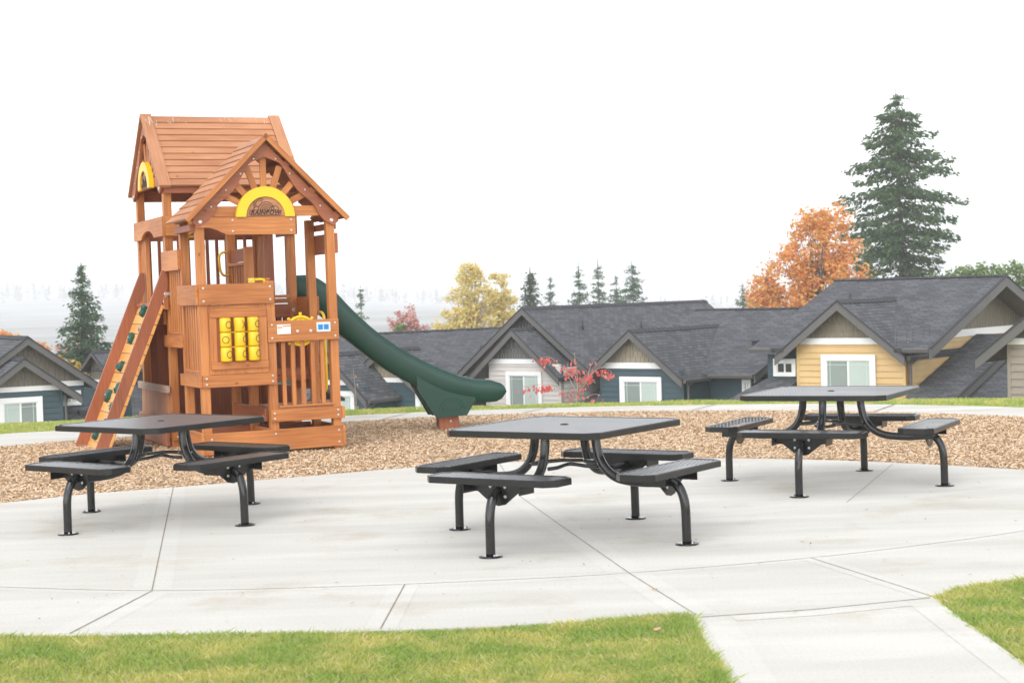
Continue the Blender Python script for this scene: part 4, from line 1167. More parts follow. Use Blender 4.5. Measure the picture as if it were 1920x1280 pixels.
# ---- signs on the guard rail
sg = MB(); sg.box(0.775, 0.925, -0.0815, -0.0785, 1.258, 1.363); so = part(sg, 'label_plate', ['plate'], None, 0.001)
sg = MB(); sg.box(0.779, 0.832, -0.0835, -0.0817, 1.277, 1.322, 0); sg.box(0.779, 0.832, -0.0835, -0.0817, 1.3225, 1.336, 1)
sg.box(0.838, 0.922, -0.0835, -0.0817, 1.265, 1.336, 0); sg.box(0.838, 0.922, -0.0835, -0.0817, 1.3365, 1.350, 1)
sg.build('sticker', ['white', 'orange'], so)
sg = MB(); sg.box(1.212, 1.368, -0.0815, -0.0785, 1.268, 1.372); so = part(sg, 'label_plate', ['plate'], None, 0.001)
sg = MB()
for x in (1.228, 1.293):
    sg.box(x, x + 0.055, -0.0835, -0.0817, 1.291, 1.347, 0)
    for i, (l, z) in enumerate(((0.036, 1.338), (0.046, 1.330), (0.030, 1.321), (0.044, 1.312), (0.022, 1.304), (0.040, 1.297))):
        sg.box(x + 0.0275 - l / 2, x + 0.0275 + l / 2, -0.0842, -0.0836, z - 0.0022, z + 0.0022, 1)
sg.build('sticker', ['blue', 'bluedark'], so)

# ---- yellow fittings
wh = MB(); cw = Vector((1.06, 0.0, 1.285)); n = 40
wh.tube([cw + Vector((0.15 * math.cos(2 * math.pi * i / n), 0, 0.15 * math.sin(2 * math.pi * i / n))) for i in range(n)], 0.018, 8, closed=True)
wh.disc(cw + Vector((0, 0.012, 0)), (0, -1, 0), 0.145, 0.024, 32)
for i in range(8):
    a = R(90 + i * 45); d = Vector((math.cos(a), 0, math.sin(a)))
    wh.tube([cw + d * 0.04, cw + d * 0.17, cw + d * 0.185, cw + d * 0.20], [0.012, 0.013, 0.020, 0.012], 8)
part(wh, 'ship_wheel', ['yellow'], None, 0)
def handle(path, r=0.014, name='grab_handle'):
    mb = MB(); mb.tube(spline(path, 6), r, 10); return part(mb, name, ['yellow'], None, 0)
handle([(1.47, 0.76, 1.43), (1.50, 0.74, 1.465), (1.50, 0.66, 1.47), (1.50, 0.585, 1.45), (1.50, 0.545, 1.39), (1.50, 0.54, 1.2), (1.50, 0.54, 0.8), (1.50, 0.545, 0.66), (1.49, 0.56, 0.60), (1.47, 0.58, 0.58)], 0.016)
handle([(1.47, 0.95, 1.30), (1.50, 0.95, 1.33), (1.53, 0.95, 1.28), (1.53, 0.95, 1.0), (1.53, 0.95, 0.62), (1.50, 0.95, 0.56), (1.47, 0.95, 0.55)], 0.014)
handle([(0.655, 1.40, 2.185), (0.60, 1.395, 2.185), (0.56, 1.39, 2.15), (0.553, 1.39, 2.08), (0.565, 1.39, 1.98), (0.60, 1.395, 1.925), (0.66, 1.40, 1.925)])
handle([(0.04, 0.70, 2.34), (0.09, 0.68, 2.345), (0.16, 0.67, 2.34), (0.20, 0.67, 2.30), (0.21, 0.67, 2.2)])
mb = MB(); mb.box(0.50, 0.565, -0.03, 0.0, 1.815, 1.865, 0); mb.disc((0.532, -0.031, 1.842), (0, -1, 0), 0.012, 0.006, 8, 1); mb.tube(spline([(0.57, 0.0, 1.845), (0.63, 0.0, 1.848), (0.67, 0.0, 1.84), (0.69, 0.0, 1.80)], 5), 0.016, 8, 0)
part(mb, 'grab_handle', ['yellow', BO], None, 0)

# ---- half wall and dark back wall under the tower
mb = MB()
for i in range(17): mb.box(-0.062, -0.038, 1.53 + i * 0.085, 1.53 + i * 0.085 + 0.08, 0.10, 0.64)
part(mb, 'half_wall', ['cedar_roof'], None, 0.003)
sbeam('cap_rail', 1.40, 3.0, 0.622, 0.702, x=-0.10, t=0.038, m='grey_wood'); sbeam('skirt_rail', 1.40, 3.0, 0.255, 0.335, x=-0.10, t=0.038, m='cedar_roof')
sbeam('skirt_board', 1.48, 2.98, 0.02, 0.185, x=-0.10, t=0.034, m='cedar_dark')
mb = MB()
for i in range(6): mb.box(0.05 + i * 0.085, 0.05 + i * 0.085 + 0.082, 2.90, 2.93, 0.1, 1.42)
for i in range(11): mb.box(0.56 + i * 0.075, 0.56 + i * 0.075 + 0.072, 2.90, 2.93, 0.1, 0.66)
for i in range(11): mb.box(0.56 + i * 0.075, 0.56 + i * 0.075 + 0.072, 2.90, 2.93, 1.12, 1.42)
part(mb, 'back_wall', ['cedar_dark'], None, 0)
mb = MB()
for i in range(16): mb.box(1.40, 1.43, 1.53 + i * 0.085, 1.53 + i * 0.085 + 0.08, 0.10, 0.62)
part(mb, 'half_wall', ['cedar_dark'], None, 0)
mb = MB(); mb.box(-0.045, 0.045, 1.38, 1.424, 0.09, 0.16); bolts(mb, [(0, 1.379, 0.125)], (0, -1, 0), 0.012); part(mb, 'step_block', ['cedar', BO])

# ---- climbing wall on the left
cwp = MB()
top, foot = Vector((-0.10, 0, 2.0)), Vector((-0.935, 0, 0.0))
dirv = (foot - top); Lw = dirv.length; dirv.normalize(); nrmv = Vector((-dirv.z, 0, dirv.x)).normalized()
if nrmv.x > 0: nrmv = -nrmv           # outward, to the upper left
inv = -nrmv
rails = []
for k, y in enumerate((1.405, 2.625)):
    mb = MB()
    wv = 0.185
    poly = [(-0.10, 2.0), (-0.045, 2.0), (-0.045, 1.80), (-0.80, -0.02), (-0.943, -0.02)]
    mb.prism(poly, (0, y - 0.02, 0), (1, 0, 0), (0, 0, 1), (0, 1, 0), 0.04, uvrot=True)
    if k == 0:
        mb.disc((-0.075, y - 0.021, 1.735), (0, -1, 0), 0.020, 0.01, 10, 1); mb.box(-0.08, -0.02, y - 0.030, y - 0.022, 1.718, 1.752, 1)
    if k == 0: climb = part(mb, 'climbing_wall', ['cedar_dark', BO], None, 0.004)
    else: part(mb, 'side_rail', ['cedar_dark', BO], climb, 0.004)
npk = 15
p_top = Vector((-0.055, 0, 1.70)) ; p0 = top + inv * 0.143 + dirv * 0.36
Lp = Lw - 0.36
for i in range(npk):
    mb = MB(); a = p0 + dirv * (Lp * i / npk); b = p0 + dirv * (Lp * (i + 1) / npk - 0.006)
    c = (a + b) / 2; mb.obox((c.x, 2.015, c.z), (0, 0.632, 0), dirv * ((b - a).length / 2), inv * 0.017)
    part(mb, 'plank', ['plank'], climb, 0.004)
mb = MB(); mb.box(-0.16, -0.05, 1.45, 2.58, 1.60, 1.635); part(mb, 'top_step', ['cedar_dark'], climb)
mb = MB(); mb.box(-0.10, -0.05, 1.36, 1.384, 1.56, 1.70); part(mb, 'step_end', ['cedar'], climb)
rr = random.Random(4)
holds = [(0.62, 0.60), (2.5, 0.30), (3.55, 0.72), (5.45, 0.22), (6.4, 0.74), (8.5, 0.42), (9.4, 0.80), (10.4, 0.36), (12.2, 0.42), (13.2, 0.7), (4.4, 0.45), (7.4, 0.5)]
for u, v in holds[:10]:
    c = p0 + dirv * (Lp * u / npk); y = 1.45 + v * 1.12
    mb = MB(); k = 9; ring0, ring1, ring2 = [], [], []
    for j in range(k):
        a = 2 * math.pi * j / k; q = 1 + rr.uniform(-0.22, 0.25)
        d = Vector((0, math.cos(a) * 0.068 * q, 0)) + dirv * math.sin(a) * 0.070 * q
        b = Vector((c.x, y, c.z)) + nrmv * 0.017
        ring0.append(b + d); ring1.append(b + d * 0.92 + nrmv * rr.uniform(0.03, 0.05)); ring2.append(b + d * 0.5 + nrmv * rr.uniform(0.045, 0.075))
    for j in range(k):
        j2 = (j + 1) % k
        mb.face([ring0[j], ring0[j2], ring1[j2], ring1[j]], smooth=False); mb.face([ring1[j], ring1[j2], ring2[j2], ring2[j]])
    mb.face(ring2); mb.disc(sum(ring2, Vector()) / k, nrmv, 0.012, 0.006, 8, 1)
    part(mb, 'climbing_hold', ['green_hold', BO], climb, 0.0)

# ---- slide
a0 = Vector((1.45, 1.70, 0)); dv = Vector((0.96536, -0.26091, 0)); wv = Vector((0.26091, 0.96536, 0))
TOP = [(-0.02, 1.90), (0.106, 1.906), (0.203, 1.907), (0.325, 1.878), (0.445, 1.794), (0.547, 1.700), (0.665, 1.560), (0.785, 1.428), (0.956, 1.261), (1.111, 1.130), (1.303, 0.989), (1.478, 0.883), (1.654, 0.787), (1.832, 0.703), (2.010, 0.628), (2.190, 0.577), (2.316, 0.557), (2.426, 0.552), (2.50, 0.527), (2.540, 0.475), (2.55, 0.433)]
BOT = [(-0.02, 1.62), (0.088, 1.625), (0.224, 1.545), (0.428, 1.361), (0.572, 1.196), (0.77, 1.028), (0.942, 0.879), (1.115, 0.743), (1.29, 0.632), (1.48, 0.525), (1.70, 0.43), (2.00, 0.355), (2.16, 0.325), (2.307, 0.305), (2.43, 0.311), (2.50, 0.345), (2.545, 0.41), (2.55, 0.425)]
tx_, tz_ = zip(*TOP); bx_, bz_ = zip(*BOT)
W_ = 0.56
secs = []
ss = list(np.linspace(-0.02, 2.40, 46)) + [2.43, 2.46, 2.49, 2.515, 2.535, 2.548]
for s in ss:
    zt = float(np.interp(s, tx_, tz_)); zb = float(np.interp(s, bx_, bz_)); h = max(zt - zb, 0.012)
    bed = zb + min(0.13, 0.42 * h)
    half = [(0.045, zb), (0.026, zb + 0.05 * h), (0.012, zb + 0.16 * h), (0.003, zb + 0.42 * h), (0.0, zb + 0.70 * h), (0.010, zb + 0.93 * h), (0.032, zt), (0.056, zb + 0.985 * h), (0.068, zb + 0.92 * h), (0.078, zb + 0.75 * h), (0.10, min(bed + 0.06, zb + 0.6 * h)), (0.16, bed + 0.012), (0.28, bed)]
    ring = half + [(W_ - a, b) for a, b in half[:-1]][::-1]
    ring += [(W_ - 0.12, zb + 0.05 * h), (W_ / 2, zb + 0.10 * h), (0.12, zb + 0.05 * h)]
    secs.append([a0 + dv * s + wv * a + Vector((0, 0, b)) for a, b in ring])
sb_ = MB()
k = len(secs[0])
i0 = 0
for sec in secs: sb_.v += sec
for i in range(len(secs) - 1):
    for j in range(k):
        j2 = (j + 1) % k
        sb_.f.append([i * k + j, i * k + j2, (i + 1) * k + j2, (i + 1) * k + j]); sb_.uv += [(0, 0)] * 4; sb_.m.append(0); sb_.sm.append(True)
for i, rev in ((0, False), (len(secs) - 1, True)):
    q = [i * k + j for j in range(k)]
    if rev: q = q[::-1]
    sb_.f.append(q); sb_.uv += [(0, 0)] * k; sb_.m.append(0); sb_.sm.append(False)
slide = sb_.build('slide', ['green'], PS)
bm = bmesh.new(); bm.from_mesh(slide.data); bmesh.ops.recalc_face_normals(bm, faces=bm.faces[:]); bm.to_mesh(slide.data); bm.free()
# pedestal cheeks either side with embossed arch
for y_, sgn in ((0.018, -1), (W_ - 0.018, 1)):
    mb = MB()
    poly = [(1.47, 0.67), (1.475, 0.50), (1.690, 0.150), (2.060, 0.166), (2.175, 0.350), (2.15, 0.380), (2.00, 0.412), (1.81, 0.468), (1.60, 0.575)]
    O = a0 + wv * (y_ + (-0.030 if sgn > 0 else 0.030)); N = wv * sgn
    mb.prism(poly, O, dv, (0, 0, 1), N, 0.045)
    for rad in (0.150, 0.115):
        mb.tube([O + dv * (1.885 + rad * math.cos(math.pi * i / 16)) + Vector((0, 0, 0.245 + rad * 0.9 * math.sin(math.pi * i / 16))) + N * 0.0445 for i in range(17)], 0.005, 6)
    mb.tube([O + dv * 1.72 + Vector((0, 0, 0.238)) + N * 0.0445, O + dv * 2.05 + Vector((0, 0, 0.242)) + N * 0.0445], 0.005, 6)
    part(mb, 'slide_pedestal', ['green'], slide, 0.018)
mb = MB()
for (s0, s1, w0) in ((1.50, 1.70, 0.12), (1.47, 1.68, 0.19)):
    mb.prism([(s0 - 0.03, 0.52), (s0, 0.55), (s1 + 0.02, 0.17), (s1 - 0.02, 0.17)], a0 + wv * w0, dv, (0, 0, 1), wv, 0.03)
mb.prism([(1.42, 0.57), (1.50, 0.57), (1.70, 0.16), (1.64, 0.16)], a0 + wv * (W_ - 0.10), dv, (0, 0, 1), wv, 0.05)
part(mb, 'pedestal_rib', ['green'], slide, 0.008)
for y_ in (0.085, 0.40):
    mb = MB(); mb.prism([(1.735, -0.10), (1.735, 0.17), (1.965, 0.17), (1.985, -0.10)], a0 + wv * y_, dv, (0, 0, 1), wv, 0.075, uvrot=True)
    if y_ < 0.2: mb.disc(a0 + dv * 1.87 + wv * (y_ - 0.001) + Vector((0, 0, 0.10)), -wv, 0.014, 0.006, 10, 1)
    part(mb, 'slide_footing', ['cedar_dark', BO], slide, 0.006)

# ------------------------------------------------------------------ picnic tables
def cham(x0, x1, y0, y1, c):
    return [(x0 + c, y0), (x1 - c, y0), (x1, y0 + c), (x1, y1 - c), (x1 - c, y1), (x0 + c, y1), (x0, y1 - c), (x0, y0 + c)]

def lattice(x0, x1, y0, y1, ch, px, py, zbase, wdt, t):
    """expanded-metal diamonds clipped to the chamfered plate"""
    V, F = [], []
    def okp(x, y):
        if not (x0 <= x <= x1 and y0 <= y <= y1): return False
        dx = min(x - x0, x1 - x); dy = min(y - y0, y1 - y)
        return dx + dy >= ch
    nx_ = int((x1 - x0) / px); ny_ = int((y1 - y0) / py)
    for i in range(-1, nx_ + 2):
        for j in range(-1, 2 * ny_ + 2):
            xa = x0 + (i + 0.5 * (j % 2)) * px; ya = y0 + j * py / 2
            for sg in (-1, 1):
                xb = xa + sg * px / 2; yb = ya + py / 2
                if not (okp(xa, ya) and okp(xb, yb)): continue
                d = Vector((xb - xa, yb - ya)); n_ = Vector((-d.y, d.x)).normalized() * wdt / 2
                b = len(V)
                z = zbase + (0.0 if sg > 0 else -0.0007); tilt = -(n_.x * 0.56 + n_.y * -0.83) * 0.075
                V.extend([(xa - n_.x, ya - n_.y, z - tilt), (xb - n_.x, yb - n_.y, z - tilt), (xb + n_.x, yb + n_.y, z + tilt), (xa + n_.x, ya + n_.y, z + tilt),
                          (xa - n_.x, ya - n_.y, z - tilt - t), (xb - n_.x, yb - n_.y, z - tilt - t), (xb + n_.x, yb + n_.y, z + tilt - t), (xa + n_.x, ya + n_.y, z + tilt - t)])
                F.extend([(b, b + 1, b + 2, b + 3), (b + 7, b + 6, b + 5, b + 4)])
    return V, F

def rim(mb, x0, x1, y0, y1, ch, z0, z1, w_):
    o = cham(x0, x1, y0, y1, ch); i_ = cham(x0 + w_, x1 - w_, y0 + w_, y1 - w_, ch * 0.8)
    k = len(o)
    e = 0.006
    o2 = cham(x0 + e, x1 - e, y0 + e, y1 - e, ch - e * 0.4)
    for a in range(k):
        b = (a + 1) % k
        mb.face([(*o[a], z0), (*o[b], z0), (*o[b], z1 - e), (*o[a], z1 - e)])
        mb.face([(*o[a], z1 - e), (*o[b], z1 - e), (*o2[b], z1), (*o2[a], z1)])
        mb.face([(*o2[a], z1), (*o2[b], z1), (*i_[b], z1 - 0.002), (*i_[a], z1 - 0.002)])
        mb.face([(*i_[a], z1 - 0.002), (*i_[b], z1 - 0.002), (*i_[b], z0), (*i_[a], z0)])
        mb.face([(*i_[a], z0), (*i_[b], z0), (*o[b], z0), (*o[a], z0)])

TT, TH_, SH = 0.584, 0.743, 0.487
def make_table(label):
    t = thing('picnic_table', label, 'picnic table', group='black picnic tables on the concrete plaza')
    mb = MB(); rim(mb, -TT, TT, -TT, TT, 0.075, TH_ - 0.042, TH_, 0.022)
    mb.tube([(0.024 * math.cos(R(a)), 0.024 * math.sin(R(a)), TH_ - 0.004) for a in range(0, 360, 24)], 0.006, 6, closed=True)
    top = mb.build('table_top', 'black', t)
    V, F = lattice(-TT + 0.018, TT - 0.018, -TT + 0.018, TT - 0.018, 0.06, 0.0290, 0.080, TH_ - 0.004, 0.0125, 0.0006)
    np_mesh('mesh_surface', V, F, 'mesh_black', top)
    V2, F2 = lattice(0.655, 0.905, -0.475, 0.475, 0.045, 0.0290, 0.080, SH - 0.004, 0.0125, 0.0006)
    for q in range(4):
        a = R(90 * q); rot = Matrix.Rotation(a, 4, 'Z')
        hd = bpy.data.objects.new
        mb = MB(); rim(mb, 0.642, 0.918, -0.49, 0.49, 0.06, SH - 0.042, SH, 0.020)
        se = mb.build('seat', 'black', t); se.matrix_local = rot
        ms = np_mesh('mesh_surface', V2, F2, 'mesh_black', se)
        mb = MB()
        poly = [(-0.21, SH - 0.043), (0.21, SH - 0.043), (0.21, SH - 0.09), (0.15, SH - 0.10), (0.09, SH - 0.145), (0.05, SH - 0.175), (0.0, SH - 0.185), (-0.05, SH - 0.175), (-0.09, SH - 0.145), (-0.15, SH - 0.10), (-0.21, SH - 0.09)]
        mb.prism(poly, (0.775, 0, 0), (0, 1, 0), (0, 0, 1), (1, 0, 0), 0.008)
        for y in (-0.214, 0.206): mb.box(0.70, 0.86, y, y + 0.008, SH - 0.105, SH - 0.043)
        for y in (-0.055, 0.055):
            for z in (SH - 0.065, SH - 0.125): mb.disc((0.783, y, z), (1, 0, 0), 0.011, 0.010, 8, 1)
        b = mb.build('seat_bracket', ['black', 'galv'], se, 0.002)
        # leg: down from the top, out along the arm, through the bracket and down to the ground
        mb = MB()
        pth = spline([(0.235, 0, 0.70), (0.240, 0, 0.62), (0.262, 0, 0.53), (0.31, 0, 0.455), (0.385, 0, 0.405), (0.48, 0, 0.385), (0.60, 0, 0.38), (0.70, 0, 0.385), (0.775, 0, 0.39)], 5)
        mb.tube(pth, 0.030, 14)
        pth = spline([(0.78, 0, 0.395), (0.815, 0, 0.385), (0.85, 0, 0.345), (0.872, 0, 0.29), (0.882, 0, 0.22), (0.884, 0, 0.12), (0.885, 0, 0.006)], 6)
        mb.tube(pth, 0.0295, 14)
        mb.box(0.19, 0.30, -0.06, 0.06, 0.692, 0.70)
        lg = mb.build('leg', 'black_tube', t); lg.matrix_local = rot
        mb = MB(); mb.disc((0.885, 0, 0.001), (0, 0, 1), 0.074, 0.010, 22, 0)
        for aa in (60, 240): mb.disc((0.885 + 0.054 * math.cos(R(aa)), 0.054 * math.sin(R(aa)), 0.010), (0, 0, 1), 0.007, 0.012, 6, 1)
        mb.build('foot_plate', ['black_tube', 'galv'], lg)
        mb = MB(); r0 = 0.262
        p0_, p1_ = Vector((r0, 0.03, 0.475)), Vector((0.03, r0, 0.475)); md = Vector((0.09, 0.09, 0.492))
        mb.tube(spline([p0_, p0_ * 0.8 + md * 0.2 + Vector((-0.02, 0.03, 0.002)), md, p1_ * 0.8 + md * 0.2 + Vector((0.03, -0.02, 0.002)), p1_], 5), 0.0125, 8)
        sp = mb.build('spreader', 'black_tube', t); sp.matrix_local = rot
    return t
def copy_tree(o, parent=None):
    c = o.copy(); COL.objects.link(c)
    if parent is not None: c.parent = parent; c.matrix_parent_inverse = o.matrix_parent_inverse.copy()
    for ch in list(o.children): copy_tree(ch, c)
    return c
t0 = make_table('black mesh picnic table in the centre, nearest to the concrete path')
t0.location = (0.325, 10.729, 0); t0.rotation_euler = (0, 0, -0.602)
t1 = copy_tree(t0); t1['label'] = 'black mesh picnic table in front of the wooden play tower'
t1.location = (-2.676, 12.356, 0); t1.rotation_euler = (0, 0, -0.665)
t2 = copy_tree(t0); t2['label'] = 'black mesh picnic table on the right, in front of the yellow house'
t2.location = (2.543, 13.09, 0); t2.rotation_euler = (0, 0, -0.489)

# ------------------------------------------------------------------ trees
def tri_leaves(pts, size, r, up=0.0):
    """small leaf quads at points; returns V, F"""
    n = len(pts); P = np.asarray(pts)
    a = r.normal(size=(n, 3)); a[:, 2] *= 0.6; a /= np.linalg.norm(a, axis=1)[:, None]
    b = r.normal(size=(n, 3)); b -= a * (a * b).sum(1)[:, None]; b /= np.linalg.norm(b, axis=1)[:, None]
    s = size * r.uniform(0.6, 1.3, n)[:, None]
    V = np.stack([P - a * s, P + b * s * 0.55, P + a * s, P - b * s * 0.55], 1)
    return V.reshape(-1, 3), np.arange(n * 4).reshape(n, 4)

def trunk_mesh(name, parent, paths, m):
    mb = MB()
    for p, r_ in paths: mb.tube(p, r_, 7)
    return mb.build(name, m, parent)

def conifer(label, x, y, zb, zt, prof, seed, m='fir', spray=0.3, dens=1.0, droop=0.25, whorl=0.45, lean=0.0, name='conifer', group='conifers behind the houses', gaps=0.08, up=0.15):
    """prof(t): crown half-width at height fraction t (0 base, 1 tip)"""
    r = np.random.default_rng(seed)
    H = zt - zb - 0.25
    t = thing(name, label, 'tree', (x, y, zb), group=group)
    trunk_mesh('trunk', t, [([(lean * k / 8 * 1.0 + 0.03 * math.sin(k + seed), 0.03 * math.cos(k * 1.7), H * k / 8) for k in range(9)], [max(0.02, H * 0.013 * (1 - k / 8.3)) for k in range(9)])], 'bark')
    br = MB(); C = []; A = []; S = []
    z = 0.02 * H
    while z < H * 0.985:
        f = z / H; w_ = prof(f)
        if w_ > 0.03:
            nb = max(4, int(6 + r.integers(0, 3)))
            ph = r.uniform(0, 6.28)
            for k in range(nb):
                if r.random() < gaps: continue
                a = ph + 2 * math.pi * k / nb + r.normal(0, 0.25)
                L = w_ * r.uniform(0.62, 1.12)
                zs = z + r.normal(0, whorl * 0.3)
                steps = max(2, int(L / (spray * 0.5)))
                pts = []
                for q in range(steps + 1):
                    u = q / steps
                    dz = up * L * u * (1 - f * 0.2) - droop * L * (u ** 1.3) + (0.35 * droop * L * u ** 4)
                    pts.append(Vector((math.cos(a) * L * u + lean * f, math.sin(a) * L * u, zs + dz)))
                if L > 0.8: br.tube([pts[0], pts[len(pts) // 2], pts[-1]], [0.035, 0.02, 0.008], 4)
                for q in range(0 if L < 0.8 else 1, steps + 1):
                    u = q / steps
                    for g_ in range(int(np.ceil(2.2 * dens))):
                        side = r.normal(0, 0.30 * spray + 0.16 * L * u * (1 - u) * 1.6)
                        c = pts[q] + Vector((-math.sin(a) * side, math.cos(a) * side, r.normal(-0.12, 0.13) * min(1.0, 0.35 + L * 0.4))) + Vector((math.cos(a), math.sin(a), 0)) * r.normal(0, spray * 0.3)
                        C.append(c); da = a + r.normal(0, 0.6) + (0.5 if side > 0 else -0.5)
                        A.append((math.cos(da), math.sin(da), r.normal(-0.30 - droop * 0.5, 0.25))); S.append(spray * r.uniform(0.5, 1.1) * min(1.0, 0.58 + 0.3 * L))
        z += whorl * (0.55 + 0.45 * (1 - f)) * r.uniform(0.8, 1.2)
    for k in range(10):
        C.append(Vector((lean, 0, H * 0.96 + (H * 0.04 + 0.28) * k / 9))); A.append((r.normal(0, .25), r.normal(0, .25), 1)); S.append(spray * (0.75 - 0.035 * k))
    C = np.array([tuple(c) for c in C]); A = np.array(A); A /= np.linalg.norm(A, axis=1)[:, None]; S = np.array(S)[:, None]
    B = np.cross(A, r.normal(size=A.shape)); B /= np.linalg.norm(B, axis=1)[:, None]
    wd = 0.22
    V = np.stack([C - A * S * 0.5, C + B * S * wd, C + A * S * 0.62, C - B * S * wd], 1).reshape(-1, 3)
    cr = np_mesh('crown', V, np.arange(len(C) * 4).reshape(-1, 4), m, t)
    if br.f: br.build('limb', 'bark', t)
    return t

def broadleaf(label, x, y, zb, blobs, n, leaf, seed, m, name='broadleaf_tree', bark='bark', group=None, forks=9, trunk_r=0.2, split=0.35, cat='tree'):
    """blobs: ellipsoids (cx, cy, cz, rx, ry, rz, weight) relative to the base; leaves gather in clumps with gaps"""
    r = np.random.default_rng(seed)
    t = thing(name, label, cat, (x, y, zb), group=group)
    B = np.array(blobs); wts = B[:, 6] / B[:, 6].sum()
    nc = max(20, n // 45)
    idx = r.choice(len(B), nc, p=wts)
    d = r.normal(size=(nc, 3)); d /= np.linalg.norm(d, axis=1)[:, None]
    rad = r.uniform(0.25, 1.0, nc) ** 0.5
    cc = B[idx, :3] + d * B[idx, 3:6] * rad[:, None]
    k = r.integers(0, nc, n)
    cs = B[:, 3:6].mean() * 0.15
    P = cc[k] + r.normal(size=(n, 3)) * cs * np.array([1, 1, 0.8])
    V, F = tri_leaves(P, leaf, r)
    np_mesh('crown', V, F, m, t)
    top = B[:, 2].max(); base = Vector((0, 0, 0))
    hs_ = split * (B[:, 2] - B[:, 5]).min() + (1 - split) * B[:, 2].mean() * 0.6
    paths = [([(0, 0, 0), (0.05, 0, hs_ * 0.5), (0.0, 0, hs_)], [trunk_r, trunk_r * 0.8, trunk_r * 0.65])]
    pick = r.choice(nc, min(nc, forks * 4), replace=False)
    for i, q in enumerate(pick):
        e = Vector(cc[q]); s = Vector((0, 0, hs_ * r.uniform(0.75, 1.0)))
        mid = s.lerp(e, 0.5) + Vector((0, 0, 0.12 * (e - s).length))
        paths.append((spline([s, mid, e], 3), [trunk_r * 0.42 * (1 - 0.8 * j / 6) * (1 if i < forks else 0.45) for j in range(7)]))
    trunk_mesh('trunk', t, paths, bark)
    return t

# tall fir at the right: open crown, drooping boughs, irregular width
def fir_prof(t):
    z = -8 + t * 22.6
    return float(np.interp(z, [-8, -2, 1.5, 3.0, 4.2, 5.0, 6.2, 7.4, 8.4, 9.6, 10.8, 12.0, 13.2, 14.4], [2.6, 2.8, 2.9, 2.8, 4.0, 4.3, 3.6, 3.9, 4.1, 3.5, 2.9, 2.1, 1.15, 0.12]))
conifer('tall dark fir standing above the orange maple and the yellow house', 26.3, 110, -8.0, 14.6, lambda t: 1.12 * fir_prof(t), 3, 'fir', 0.36, 4.2, 0.40, 0.84, gaps=0.15, group=None, name='tall_fir')
conifer('dark green conifer beside the tall fir, rising from the orange maple', 23.4, 107, -8.0, 4.9, lambda t: 2.2 * (1 - t) ** 0.55 + 0.15, 5, 'fir', 0.30, 3.0, 0.36, 0.72, gaps=0.15, group=None)
conifer('big drooping fir behind the climbing wall at the left', -19.6, 75, -7.0, 3.75, lambda t: 3.3 * (1 - t) ** 0.9 + 0.05, 8, 'fir_blue', 0.23, 3.6, 0.10, 0.38, gaps=0.10, group=None, name='drooping_fir', up=0.02)
conifer('tiny conifer showing above the middle of the green slide', -11.9, 130, -6, 2.5, lambda t: 1.6 * (1 - t) ** 0.8 + 0.05, 9, 'fir_blue', 0.27, 3.2, 0.2, 0.75, gaps=0.25)
conifer('dense dark cone shaped conifer right of the yellow poplar', 1.5, 120, -6, 3.3, lambda t: 2.15 * (1 - t) ** 0.75 + 0.05, 10, 'cedar_leaf', 0.42, 1.5, 0.05, 0.34, gaps=0.02)
conifer('short thin conifer between the dense cone and the pair of firs', 3.45, 140, -6, 2.95, lambda t: 1.95 * (1 - t) ** 0.8 + 0.05, 11, 'fir_blue', 0.27, 3.2, 0.25, 0.75, gaps=0.28)
conifer('slim fir, left one of the tall pair above the beige house roof', 5.9, 140, -6, 3.85, lambda t: 2.15 * (1 - t) ** 0.75 + 0.05, 12, 'fir_blue', 0.27, 3.2, 0.28, 0.75, gaps=0.2)
conifer('slim fir, right one of the tall pair above the beige house roof', 7.6, 141, -6, 4.25, lambda t: 2.15 * (1 - t) ** 0.75 + 0.05, 14, 'fir_blue', 0.27, 3.2, 0.28, 0.75, gaps=0.2)
conifer('lower bushy fir tucked against the rightmost of the slim firs', 9.4, 145, -6, 2.85, lambda t: 1.95 * (1 - t) ** 0.6 + 0.05, 15, 'fir_blue', 0.27, 3.2, 0.25, 0.7, gaps=0.2)
conifer('rightmost slim fir above the beige house roof', 10.55, 141, -6, 4.1, lambda t: 2.15 * (1 - t) ** 0.55 + 0.05, 16, 'fir_blue', 0.27, 3.2, 0.28, 0.7, gaps=0.18)
conifer('pale conifer half hidden behind the left side of the orange maple', 21.3, 150, -6, 1.8, lambda t: 1.7 * (1 - t) ** 0.6 + 0.1, 17, 'fir_blue', 0.27, 3.2, 0.25, 0.75, gaps=0.25)

